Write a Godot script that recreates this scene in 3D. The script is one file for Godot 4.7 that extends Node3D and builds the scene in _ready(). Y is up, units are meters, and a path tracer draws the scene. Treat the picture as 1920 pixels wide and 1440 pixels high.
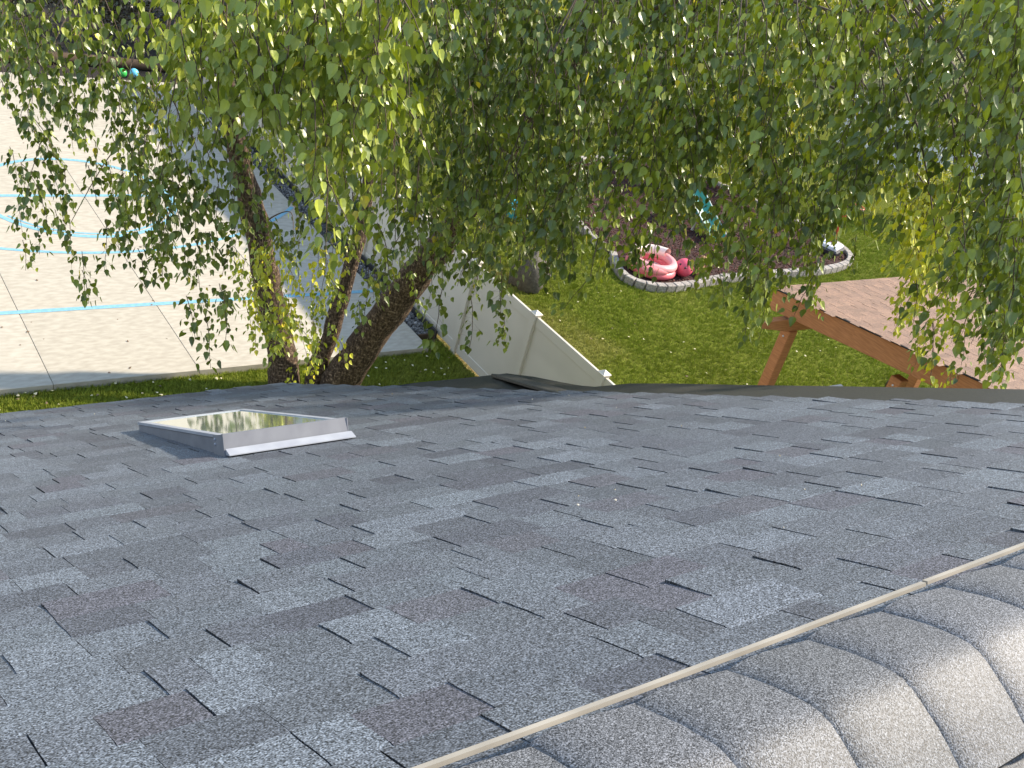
extends Node3D
# A shingled roof seen from above its ridge, a birch in front of a concrete court, a fenced lawn with a play bed and a pavilion.
# World axes: x runs along the roof ridge, -z away from the house, y up; the court's surface is y = 0.

const EYE := Vector3(0, 8.6, 0)
const CAM_X := Vector3(0.80533, 0.2437, 0.54042)
const CAM_Y := Vector3(0.10434, 0.8391, -0.53387)
const CAM_Z := Vector3(-0.58358, 0.48633, 0.65032)
const FOCAL := 1985.5            # in pixels of the 1920 x 1440 photograph
const PITCH := 0.51487           # 29.5 degrees
const ROOF_DROP := 0.67          # distance of the eye from the roof's plane
const RIDGE_S := 0.95             # where the ridge lies, metres down the slope from the eye's foot
const EAVE_S := 6.9
const LAWN_Y := -0.11

var rng := RandomNumberGenerator.new()
var taken := {}
var mat := {}

# ---------------------------------------------------------------- mesh building
class MB:
	var v := PackedVector3Array()
	var n := PackedVector3Array()
	var c := PackedColorArray()
	var uv := PackedVector2Array()
	func tri(a: Vector3, b: Vector3, d: Vector3, col := Color.WHITE, ua := Vector2.ZERO, ub := Vector2.ZERO, ud := Vector2.ZERO) -> void:
		var nn := (d - a).cross(b - a).normalized()
		v.append(a); v.append(b); v.append(d)
		n.append(nn); n.append(nn); n.append(nn)
		c.append(col); c.append(col); c.append(col)
		uv.append(ua); uv.append(ub); uv.append(ud)
	func quad(a: Vector3, b: Vector3, d: Vector3, e: Vector3, col := Color.WHITE) -> void:
		tri(a, b, d, col)
		tri(a, d, e, col)
	func quv(a: Vector3, b: Vector3, d: Vector3, e: Vector3, col: Color, ua: Vector2, ub: Vector2, ud: Vector2, ue: Vector2) -> void:
		tri(a, b, d, col, ua, ub, ud)
		tri(a, d, e, col, ua, ud, ue)
	func smooth_tri(a: Vector3, b: Vector3, d: Vector3, na: Vector3, nb: Vector3, nd: Vector3, col: Color) -> void:
		if (d - a).cross(b - a).dot(na + nb + nd) < 0.0:
			var t := b; b = d; d = t
			t = nb; nb = nd; nd = t
		v.append(a); v.append(b); v.append(d)
		n.append(na); n.append(nb); n.append(nd)
		c.append(col); c.append(col); c.append(col)
		uv.append(Vector2.ZERO); uv.append(Vector2.ZERO); uv.append(Vector2.ZERO)
	# a box with chamfered edges
	func box(t: Transform3D, size: Vector3, bevel := 0.0, col := Color.WHITE) -> void:
		var h := size * 0.5
		var b: float = minf(bevel, minf(h.x, minf(h.y, h.z)) * 0.45)
		for ax in 3:
			for sg in [-1.0, 1.0]:
				var u := Vector3.ZERO; u[(ax + 1) % 3] = 1.0
				var w := Vector3.ZERO; w[(ax + 2) % 3] = 1.0
				var k := Vector3.ZERO; k[ax] = sg
				var hu: float = h[(ax + 1) % 3] - b
				var hw: float = h[(ax + 2) % 3] - b
				var o: Vector3 = k * h[ax]
				var p := [o - u * hu - w * hw, o + u * hu - w * hw, o + u * hu + w * hw, o - u * hu + w * hw]
				_oriented(t, p, k, col)
		if b > 0.0:
			for ax in 3:
				var a1 := (ax + 1) % 3
				var a2 := (ax + 2) % 3
				for s1 in [-1.0, 1.0]:
					for s2 in [-1.0, 1.0]:
						var p := []
						for q in [[0, -1], [1, -1], [1, 1], [0, 1]]:
							var x := Vector3.ZERO
							x[ax] = (h[ax] - b) * q[1]
							x[a1] = s1 * (h[a1] - (b if q[0] == 0 else 0.0))
							x[a2] = s2 * (h[a2] - (0.0 if q[0] == 0 else b))
							p.append(x)
						var k := Vector3.ZERO; k[a1] = s1; k[a2] = s2
						_oriented(t, p, k, col)
			for sx in [-1.0, 1.0]:
				for sy in [-1.0, 1.0]:
					for sz in [-1.0, 1.0]:
						var sgn := Vector3(sx, sy, sz)
						var p := []
						for ax in 3:
							var x := (h - Vector3.ONE * b) * sgn
							x[ax] = h[ax] * sgn[ax]
							p.append(x)
						_oriented(t, p, sgn, col)
	func _oriented(t: Transform3D, p: Array, k: Vector3, col: Color) -> void:
		var a: Vector3 = t * p[0]
		var b: Vector3 = t * p[1]
		var d: Vector3 = t * p[2]
		if (d - a).cross(b - a).dot(t.basis * k) < 0.0:
			tri(a, d, b, col)
			if p.size() > 3: tri(a, t * p[3], d, col)
		else:
			tri(a, b, d, col)
			if p.size() > 3: tri(a, d, t * p[3], col)
	# a bar between two points
	func bar(a: Vector3, b: Vector3, w: float, h: float, bevel := 0.0, col := Color.WHITE, up := Vector3.UP) -> void:
		var z := (b - a).normalized()
		var x := up.cross(z).normalized()
		if x.length() < 0.5: x = Vector3.RIGHT
		box(Transform3D(Basis(x, z.cross(x), z), (a + b) * 0.5), Vector3(w, h, a.distance_to(b)), bevel, col)
	func tube(p: Array, r: Array, sides := 8, col := Color.WHITE, lump := 0.0, noise: FastNoiseLite = null) -> void:
		var rings := []
		var norms := []
		var side := Vector3.RIGHT
		for i in p.size():
			var dir: Vector3 = (p[mini(i + 1, p.size() - 1)] - p[maxi(i - 1, 0)]).normalized()
			side = (side - dir * side.dot(dir)).normalized()
			if side.length() < 0.5: side = dir.cross(Vector3.UP).normalized()
			var other := dir.cross(side)
			var ring := []
			var nr := []
			for k in sides:
				var an := TAU * k / sides
				var d := side * cos(an) + other * sin(an)
				var rr: float = r[i]
				var pos: Vector3 = p[i] + d * rr
				if lump > 0.0 and noise:
					pos += d * rr * lump * noise.get_noise_3d(pos.x * 9.0, pos.y * 4.0, pos.z * 9.0)
				ring.append(pos)
				nr.append(d)
			rings.append(ring)
			norms.append(nr)
		for i in p.size() - 1:
			for k in sides:
				var m := (k + 1) % sides
				smooth_tri(rings[i][k], rings[i + 1][k], rings[i + 1][m], norms[i][k], norms[i + 1][k], norms[i + 1][m], col)
				smooth_tri(rings[i][k], rings[i + 1][m], rings[i][m], norms[i][k], norms[i + 1][m], norms[i][m], col)
		for k in range(1, sides - 1):
			var e: int = p.size() - 1
			var d0: Vector3 = (p[0] - p[1]).normalized()
			var d1: Vector3 = (p[e] - p[e - 1]).normalized()
			smooth_tri(rings[0][0], rings[0][k], rings[0][k + 1], d0, d0, d0, col)
			smooth_tri(rings[e][0], rings[e][k], rings[e][k + 1], d1, d1, d1, col)
	# a closed profile of (radius, height) turned round y, each point pushed out by noise
	func lathe(t: Transform3D, prof: Array, sides := 20, col := Color.WHITE) -> void:
		var rows := []
		for q in prof:
			var row := []
			for k in sides:
				var an := TAU * k / sides
				row.append(Vector3(cos(an) * q.x, q.y, sin(an) * q.x))
			rows.append(row)
		for i in prof.size() - 1:
			var sl: Vector2 = prof[i + 1] - prof[i]
			for k in sides:
				var m := (k + 1) % sides
				var nk := Vector3(cos(TAU * k / sides) * -sl.y, sl.x, sin(TAU * k / sides) * -sl.y)
				var nm := Vector3(cos(TAU * m / sides) * -sl.y, sl.x, sin(TAU * m / sides) * -sl.y)
				nk = -(t.basis * nk).normalized()
				nm = -(t.basis * nm).normalized()
				smooth_tri(t * rows[i][k], t * rows[i + 1][k], t * rows[i + 1][m], nk, nk, nm, col)
				smooth_tri(t * rows[i][k], t * rows[i + 1][m], t * rows[i][m], nk, nm, nm, col)
	func ball(at: Vector3, r: Vector3, turn := Basis.IDENTITY, seg := 16, col := Color.WHITE, lump := 0.0, noise: FastNoiseLite = null) -> void:
		var rows := []
		var norms := []
		var half := int(seg / 2.0)
		for i in half + 1:
			var row := []
			var nr := []
			for k in seg:
				var d := Vector3(sin(PI * i / half) * cos(TAU * k / seg), cos(PI * i / half), sin(PI * i / half) * sin(TAU * k / seg))
				var q := 1.0
				if noise: q += lump * noise.get_noise_3dv(d * 60.0 + at * 10.0)
				row.append(at + turn * (d * r * q))
				nr.append((turn * (d / r)).normalized())
			rows.append(row)
			norms.append(nr)
		for i in half:
			for k in seg:
				var m := (k + 1) % seg
				if i > 0: smooth_tri(rows[i][k], rows[i + 1][k], rows[i][m], norms[i][k], norms[i + 1][k], norms[i][m], col)
				if i < half - 1: smooth_tri(rows[i][m], rows[i + 1][k], rows[i + 1][m], norms[i][m], norms[i + 1][k], norms[i + 1][m], col)
	func torus(t: Transform3D, big: float, small: float, seg := 28, sides := 10, col := Color.WHITE, a0 := 0.0, a1 := TAU) -> void:
		var rows := []
		var norms := []
		for i in seg + 1:
			var an := a0 + (a1 - a0) * i / seg
			var out := Vector3(cos(an), 0, sin(an))
			var row := []
			var nr := []
			for k in sides:
				var q := TAU * k / sides
				var d := out * cos(q) + Vector3.UP * sin(q)
				row.append(t * (out * big + d * small))
				nr.append((t.basis * d).normalized())
			rows.append(row)
			norms.append(nr)
		for i in seg:
			for k in sides:
				var m := (k + 1) % sides
				smooth_tri(rows[i][k], rows[i + 1][k], rows[i + 1][m], norms[i][k], norms[i + 1][k], norms[i + 1][m], col)
				smooth_tri(rows[i][k], rows[i + 1][m], rows[i][m], norms[i][k], norms[i + 1][m], norms[i][m], col)
	func mesh(origin := Vector3.ZERO) -> ArrayMesh:
		var a := []
		a.resize(Mesh.ARRAY_MAX)
		var w := v.duplicate()
		if origin != Vector3.ZERO:
			for i in w.size(): w[i] -= origin
		a[Mesh.ARRAY_VERTEX] = w
		a[Mesh.ARRAY_NORMAL] = n
		a[Mesh.ARRAY_COLOR] = c
		a[Mesh.ARRAY_TEX_UV] = uv
		var m := ArrayMesh.new()
		m.add_surface_from_arrays(Mesh.PRIMITIVE_TRIANGLES, a)
		return m

func numbered(called: String) -> String:
	if not taken.has(called):
		taken[called] = 0
		return called
	taken[called] += 1
	return "%s_%03d" % [called, taken[called]]

func tag(o: Node, label := "", category := "", group := "", kind := "") -> Node:
	if label: o.set_meta("label", label)
	if category: o.set_meta("category", category)
	if group: o.set_meta("group", group)
	if kind: o.set_meta("kind", kind)
	return o

func thing(called: String, at: Vector3, label: String, category: String, group := "") -> Node3D:
	var o := Node3D.new()
	o.name = numbered(called)
	add_child(o)
	o.position = at
	tag(o, label, category, group)
	return o

func origin_of(o: Node) -> Vector3:
	var p := Vector3.ZERO
	while o is Node3D and o != self:
		p += o.position
		o = o.get_parent()
	return p

# the mesh holds world positions; it is moved into the parent's own axes
func part(called: String, b: MB, m: Material, parent: Node) -> MeshInstance3D:
	var o := MeshInstance3D.new()
	o.name = numbered(called) if parent == self else called
	o.mesh = b.mesh(origin_of(parent))
	o.material_override = m
	parent.add_child(o, true)
	return o

func setting(called: String, b: MB, m: Material) -> MeshInstance3D:
	var o := part(called, b, m, self)
	o.set_meta("kind", "structure")
	return o

# ---------------------------------------------------------------- photograph pixels to places
func ray(px: float, py: float) -> Vector3:
	return (CAM_X * (px - 960.0) - CAM_Y * (py - 720.0) - CAM_Z * FOCAL).normalized()

func ground(px: float, py: float, h := 0.0) -> Vector3:
	var r := ray(px, py)
	return EYE + r * ((h - EYE.y) / r.y)

func roof_n() -> Vector3: return Vector3(0, cos(PITCH), -sin(PITCH))
func roof_u() -> Vector3: return Vector3(0, -sin(PITCH), -cos(PITCH))
func on_slope(x: float, s: float, lift := 0.0) -> Vector3:
	return EYE + Vector3(x, 0, 0) + roof_u() * s + roof_n() * (lift - ROOF_DROP)
func roof_hit(px: float, py: float, lift := 0.0) -> Vector3:
	var r := ray(px, py)
	return EYE + r * ((lift - ROOF_DROP) / r.dot(roof_n()))
# where a sight line meets the upright plane that stands across the view d metres away
func upright(px: float, py: float, d: float) -> Vector3:
	var r := ray(px, py)
	return EYE + r * (d / (r.x * 0.668 - r.z * 0.744))
func seen_at(p: Vector3) -> Vector2:
	var q := p - EYE
	var z := -q.dot(CAM_Z)
	if z < 0.1: return Vector2(-9999, -9999)
	return Vector2(960.0 + FOCAL * q.dot(CAM_X) / z, 720.0 - FOCAL * q.dot(CAM_Y) / z)

# ---------------------------------------------------------------- materials
func lin(r: float, g: float, b: float) -> Color: return Color(r, g, b).linear_to_srgb()

func noise_tex(freq: float, lo: Color, hi: Color, size := 512, oct := 4, sd := 1, bump := 0.0, kind := FastNoiseLite.TYPE_SIMPLEX_SMOOTH) -> NoiseTexture2D:
	var f := FastNoiseLite.new()
	f.seed = sd
	f.noise_type = kind
	f.frequency = freq
	f.fractal_octaves = oct
	var t := NoiseTexture2D.new()
	t.width = size
	t.height = size
	t.seamless = true
	t.noise = f
	if bump > 0.0:
		t.as_normal_map = true
		t.bump_strength = bump
	else:
		var g := Gradient.new()
		g.set_color(0, lo)
		g.set_color(1, hi)
		t.color_ramp = g
	return t

func std(col: Color, rough := 0.8, tex: Texture2D = null, scale := 1.0, nrm: Texture2D = null, ns := 1.0, spec := 0.5) -> StandardMaterial3D:
	var m := StandardMaterial3D.new()
	m.albedo_color = col
	m.roughness = rough
	m.metallic_specular = spec
	if tex: m.albedo_texture = tex
	if nrm:
		m.normal_enabled = true
		m.normal_texture = nrm
		m.normal_scale = ns
	if tex or nrm:
		m.uv1_triplanar = true
		m.uv1_world_triplanar = true
		m.uv1_scale = Vector3.ONE * scale
	return m

func granule_image(size: int, cell: int, sd: int, lo: float, white: float) -> Image:
	var im := Image.create(size, size, false, Image.FORMAT_RGB8)
	var g := RandomNumberGenerator.new()
	g.seed = sd
	var k := int(size / float(cell))
	var vals := PackedFloat32Array()
	vals.resize(k * k)
	for i in k * k:
		var x := g.randf()
		vals[i] = lo + (0.88 - lo) * x
		var z := g.randf()
		if z < white: vals[i] = 1.0
		elif z > 0.86: vals[i] = lo * 0.55
	for y in size:
		for x in size:
			var fx := float(x) / cell
			var fy := float(y) / cell
			var ix := int(fx)
			var iy := int(fy)
			var a := vals[(iy % k) * k + ix % k]
			var b := vals[(iy % k) * k + (ix + 1) % k]
			var c := vals[((iy + 1) % k) * k + ix % k]
			var tx: float = clampf((fx - ix) * 2.0 - 1.0, 0, 1)
			var ty: float = clampf((fy - iy) * 2.0 - 1.0, 0, 1)
			var val: float = a + (b - a) * tx + (c - a) * ty * (1.0 - tx)
			im.set_pixel(x, y, Color(val, val, val))
	return im

func make_materials() -> void:
	var gi := granule_image(1024, 4, 5, 0.42, 0.10)
	var gt := ImageTexture.create_from_image(gi)
	var gb: Image = gi.duplicate()
	gb.bump_map_to_normal_map(1.6)
	var gnt := ImageTexture.create_from_image(gb)
	var sh := std(Color.WHITE, 0.62, null, 1.0, null, 1.0, 0.5)
	sh.vertex_color_use_as_albedo = true
	sh.albedo_texture = gt
	sh.normal_enabled = true
	sh.normal_texture = gnt
	sh.normal_scale = 0.7
	sh.uv1_scale = Vector3(1.0 / 0.62, 1.0 / 0.62, 1)
	mat.shingle = sh
	var sh2: StandardMaterial3D = sh.duplicate()
	sh2.uv1_triplanar = true
	sh2.uv1_world_triplanar = true
	sh2.uv1_scale = Vector3.ONE / 0.62
	mat.shingle_world = sh2
	mat.deck = std(lin(0.13, 0.135, 0.145), 0.95)
	mat.black = std(lin(0.012, 0.012, 0.012), 0.7)
	mat.baffle = std(lin(0.44, 0.40, 0.33), 0.55, noise_tex(0.01, Color(0.8, 0.8, 0.8), Color.WHITE, 256, 3, 8), 2.0)
	mat.flashing = std(lin(0.21, 0.22, 0.24), 0.6, noise_tex(0.02, Color(0.85, 0.85, 0.87), Color.WHITE, 256, 4, 3), 1.5)
	mat.flashing_apron = std(lin(0.36, 0.38, 0.41), 0.55, noise_tex(0.02, Color(0.88, 0.88, 0.9), Color.WHITE, 256, 4, 4), 1.5)
	var gl := std(lin(0.76, 0.85, 0.78), 0.05, null, 1.0, null, 1.0, 0.9)
	gl.metallic = 0.85
	mat.skylight_glass = gl
	var conc := std(lin(0.455, 0.42, 0.345), 0.9, noise_tex(0.02, Color(0.86, 0.85, 0.84), Color.WHITE, 1024, 6, 21), 0.21, noise_tex(0.05, Color.WHITE, Color.WHITE, 512, 4, 9, 1.5), 0.08)
	conc.vertex_color_use_as_albedo = true
	conc.detail_enabled = false
	conc.uv1_scale = Vector3(0.19, 0.3, 0.5)
	mat.concrete = conc
	mat.joint = std(lin(0.10, 0.085, 0.07), 0.95)
	mat.paint = std(lin(0.215, 0.43, 0.53), 0.7, noise_tex(0.03, Color(0.82, 0.86, 0.88), Color.WHITE, 512, 5, 33), 0.8)
	var lt := noise_tex(0.04, Color(0.45, 0.45, 0.4), Color(1, 1, 1), 1024, 5, 41)
	var lawn := std(Color.WHITE, 0.95, lt, 0.35, noise_tex(0.09, Color.WHITE, Color.WHITE, 1024, 4, 42, 8.0), 1.0, 0.2)
	lawn.vertex_color_use_as_albedo = true
	mat.lawn = lawn
	mat.far_ground = std(lin(0.21, 0.22, 0.045), 0.95, lt, 0.05)
	var tuft := std(Color.WHITE, 0.8, null, 1.0, null, 1.0, 0.3)
	tuft.vertex_color_use_as_albedo = true
	tuft.backlight_enabled = true
	tuft.backlight = lin(0.12, 0.16, 0.03)
	mat.tuft = tuft
	var vinyl := std(lin(0.60, 0.55, 0.455), 0.45, noise_tex(0.004, Color(0.93, 0.93, 0.92), Color.WHITE, 512, 3, 51), 0.4)
	mat.vinyl = vinyl
	mat.white_vinyl = std(lin(0.82, 0.82, 0.80), 0.45)
	mat.soil = std(lin(0.035, 0.026, 0.018), 0.95, noise_tex(0.05, Color(0.4, 0.38, 0.36), Color(1, 1, 1), 512, 5, 61), 0.7, noise_tex(0.06, Color.WHITE, Color.WHITE, 512, 4, 62, 8.0), 1.0)
	mat.mulch = std(lin(0.085, 0.028, 0.02), 0.95, noise_tex(0.07, Color(0.35, 0.33, 0.33), Color(1, 1, 1), 512, 5, 63), 0.8, noise_tex(0.09, Color.WHITE, Color.WHITE, 512, 4, 64, 9.0), 1.0)
	var stone := std(Color.WHITE, 0.9, noise_tex(0.02, Color(0.6, 0.6, 0.6), Color.WHITE, 512, 5, 71), 1.5, noise_tex(0.04, Color.WHITE, Color.WHITE, 512, 4, 72, 5.0), 0.7)
	stone.vertex_color_use_as_albedo = true
	mat.stone = stone
	var wt := FastNoiseLite.new()
	wt.seed = 81
	wt.frequency = 0.03
	wt.fractal_octaves = 4
	var wi := Image.create(512, 512, false, Image.FORMAT_RGB8)
	for y in 512:
		for x in 512:
			var q := wt.get_noise_2d(x * 0.25, y * 3.0) * 0.5 + 0.5
			wi.set_pixel(x, y, Color(0.75 + 0.25 * q, 0.68 + 0.3 * q, 0.62 + 0.32 * q))
	var wtex := ImageTexture.create_from_image(wi)
	mat.cedar = std(lin(0.56, 0.255, 0.105), 0.65, wtex, 0.9)
	mat.old_wood = std(lin(0.10, 0.07, 0.045), 0.9, wtex, 1.3)
	var bk := FastNoiseLite.new()
	bk.seed = 91
	bk.frequency = 0.02
	bk.fractal_octaves = 5
	var bi := Image.create(512, 512, false, Image.FORMAT_RGB8)
	var bh := Image.create(512, 512, false, Image.FORMAT_RGB8)
	for y in 512:
		for x in 512:
			var q := bk.get_noise_2d(x * 2.4, y * 0.7) * 0.5 + 0.5
			var w := bk.get_noise_2d(x * 0.6 + 900.0, y * 1.6) * 0.5 + 0.5
			var k: float = clampf((q - 0.3) * 2.2, 0.12, 1.0)
			var pale: float = clampf((w - 0.52) * 5.0, 0.0, 1.0)
			bi.set_pixel(x, y, Color(0.33, 0.27, 0.22).lerp(Color(0.70, 0.62, 0.54), pale * 0.7 + 0.3 * k) * (0.45 + 0.55 * k))
			bh.set_pixel(x, y, Color(k, k, k))
	bh.bump_map_to_normal_map(6.0)
	mat.bark = std(lin(1.0, 0.96, 0.92), 0.9, ImageTexture.create_from_image(bi), 1.4, ImageTexture.create_from_image(bh), 1.2, 0.3)
	mat.twig = std(lin(0.085, 0.06, 0.04), 0.8)
	var leaf := std(Color.WHITE, 0.38, null, 1.0, null, 1.0, 0.55)
	leaf.vertex_color_use_as_albedo = true
	leaf.backlight_enabled = true
	leaf.backlight = lin(0.22, 0.24, 0.016)
	mat.leaf = leaf
	var thin: StandardMaterial3D = leaf.duplicate()
	thin.backlight = lin(0.34, 0.36, 0.035)
	mat.thin_leaf = thin
	var plas := std(Color.WHITE, 0.35)
	plas.vertex_color_use_as_albedo = true
	mat.plastic = plas
	var house_white := std(lin(0.75, 0.76, 0.76), 0.6)
	mat.siding = house_white
	mat.pale_blue = std(lin(0.5, 0.72, 0.8), 0.5)

# ---------------------------------------------------------------- shingles
func tone(kind: int) -> Color:
	var base: Color
	var r := rng.randf()
	if kind == 0:      # blue grey blend
		if r < 0.22: base = Color(0.252, 0.290, 0.336)
		elif r < 0.62: base = Color(0.208, 0.236, 0.274)
		elif r < 0.82: base = Color(0.178, 0.200, 0.235)
		elif r < 0.93: base = Color(0.184, 0.190, 0.226)
		else: base = Color(0.150, 0.164, 0.196)
	else:              # tan brown blend
		base = Color(0.56, 0.335, 0.215).lerp(Color(0.40, 0.24, 0.155), r)
	return base * (1.08 if kind == 0 else 1.22) * rng.randf_range(0.93, 1.07)

# lays courses of laminated shingles; at(x, s, lift) gives the place on the slope. The largest seen are pieces of their own, the rest one part.
func lay_shingles(parent: Node3D, at: Callable, s0: float, s1: float, expo: float, x0: float, x1_of: Callable, kind: int, most: int, skip: Callable) -> void:
	var pieces := []
	var k := 0
	var s := s0
	while s < s1 - 0.01:
		var e: float = minf(s + expo, s1)
		var x1: float = x1_of.call(s + expo * 0.5) + rng.randf_range(-0.02, 0.02)
		var x := x0 - rng.randf() * 0.2
		var low := rng.randf() < 0.5
		var run := 0
		while x < x1:
			var w := rng.randf_range(0.08, 0.20)
			if rng.randf() < 0.18: w += 0.12
			var xe: float = minf(x + w, x1)
			if x1 - xe < 0.05: xe = x1
			if not skip.call((x + xe) * 0.5, (s + e) * 0.5):
				pieces.append({"x": x, "e": xe, "s": s, "t": e, "high": not low})
			x = xe
			run += 1
			if rng.randf() < 0.82: low = not low
		s = e
		k += 1
	var sized := []
	for p in pieces:
		var mid: Vector3 = at.call((p.x + p.e) * 0.5, (p.s + p.t) * 0.5, 0.0)
		var q := seen_at(mid)
		var a: float = (p.e - p.x) / pow(mid.distance_to(EYE), 2.5)
		if q.x < -60 or q.x > 1980 or q.y < -20 or q.y > 1480: a *= 0.02
		p.size = a
		sized.append(a)
	sized.sort()
	sized.reverse()
	var least: float = sized[mini(most, sized.size() - 1)]
	var rest := MB.new()
	var own := 0
	for p in pieces:
		var b: MB = rest
		var single: bool = p.size > least and own < most
		if single:
			b = MB.new()
			own += 1
		shingle_piece(b, at, p, kind, expo)
		if single: part("shingle", b, mat.shingle, parent)
	var o := part("outer_shingles", rest, mat.shingle, parent)
	tag(o, "", "", "", "stuff")

func shingle_piece(b: MB, at: Callable, p: Dictionary, kind: int, expo: float) -> void:
	var col := tone(kind)
	if not p.high: col *= 0.94
	var edge := col * 0.5
	var thick := 0.0054 if p.high else 0.0030
	thick += rng.randf_range(-0.0006, 0.001)
	var curl := 0.004 if rng.randf() < 0.06 else 0.0
	var over: float = 0.028
	var ou := Vector2(rng.randf(), rng.randf())
	var rows := 4
	var L := []
	var Rr := []
	var LB := []
	var RB := []
	var U := []
	var jl := rng.randf_range(-0.002, 0.002)
	var tb := rng.randf_range(-0.0025, 0.0025)
	for i in rows + 1:
		var f := float(i) / rows
		var ss: float = lerpf(p.s - over, p.t + tb, f)
		var g: float = clampf((ss - p.s) / (p.t - p.s), -0.2, 1.0)
		# the head of a piece lies under the course above, its foot stands proud
		var z := thick * clampf(0.62 + 0.38 * g, 0, 1) - (0.006 if i == 0 else 0.0) + curl * maxf(0, g) * g
		var a: float = p.x + 0.0008 + jl + rng.randf_range(-0.0011, 0.0011)
		var d: float = p.e - 0.0008 + rng.randf_range(-0.0011, 0.0011)
		L.append(at.call(a, ss, z)); Rr.append(at.call(d, ss, z))
		LB.append(at.call(a, ss, -0.001)); RB.append(at.call(d, ss, -0.001))
		U.append([Vector2(a, ss) + ou, Vector2(d, ss) + ou])
	for i in rows:
		b.quv(L[i], Rr[i], Rr[i + 1], L[i + 1], col, U[i][0], U[i][1], U[i + 1][1], U[i + 1][0])
		b.quv(L[i], L[i + 1], LB[i + 1], LB[i], edge, U[i][0], U[i + 1][0], U[i + 1][0], U[i][0])
		b.quv(Rr[i + 1], Rr[i], RB[i], RB[i + 1], edge, U[i + 1][1], U[i][1], U[i][1], U[i + 1][1])
	b.quv(L[rows], Rr[rows], RB[rows], LB[rows], edge, U[rows][0], U[rows][1], U[rows][1], U[rows][0])

func valley_x(s: float) -> float: return 3.0 + (EAVE_S - s) * 0.307

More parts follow.
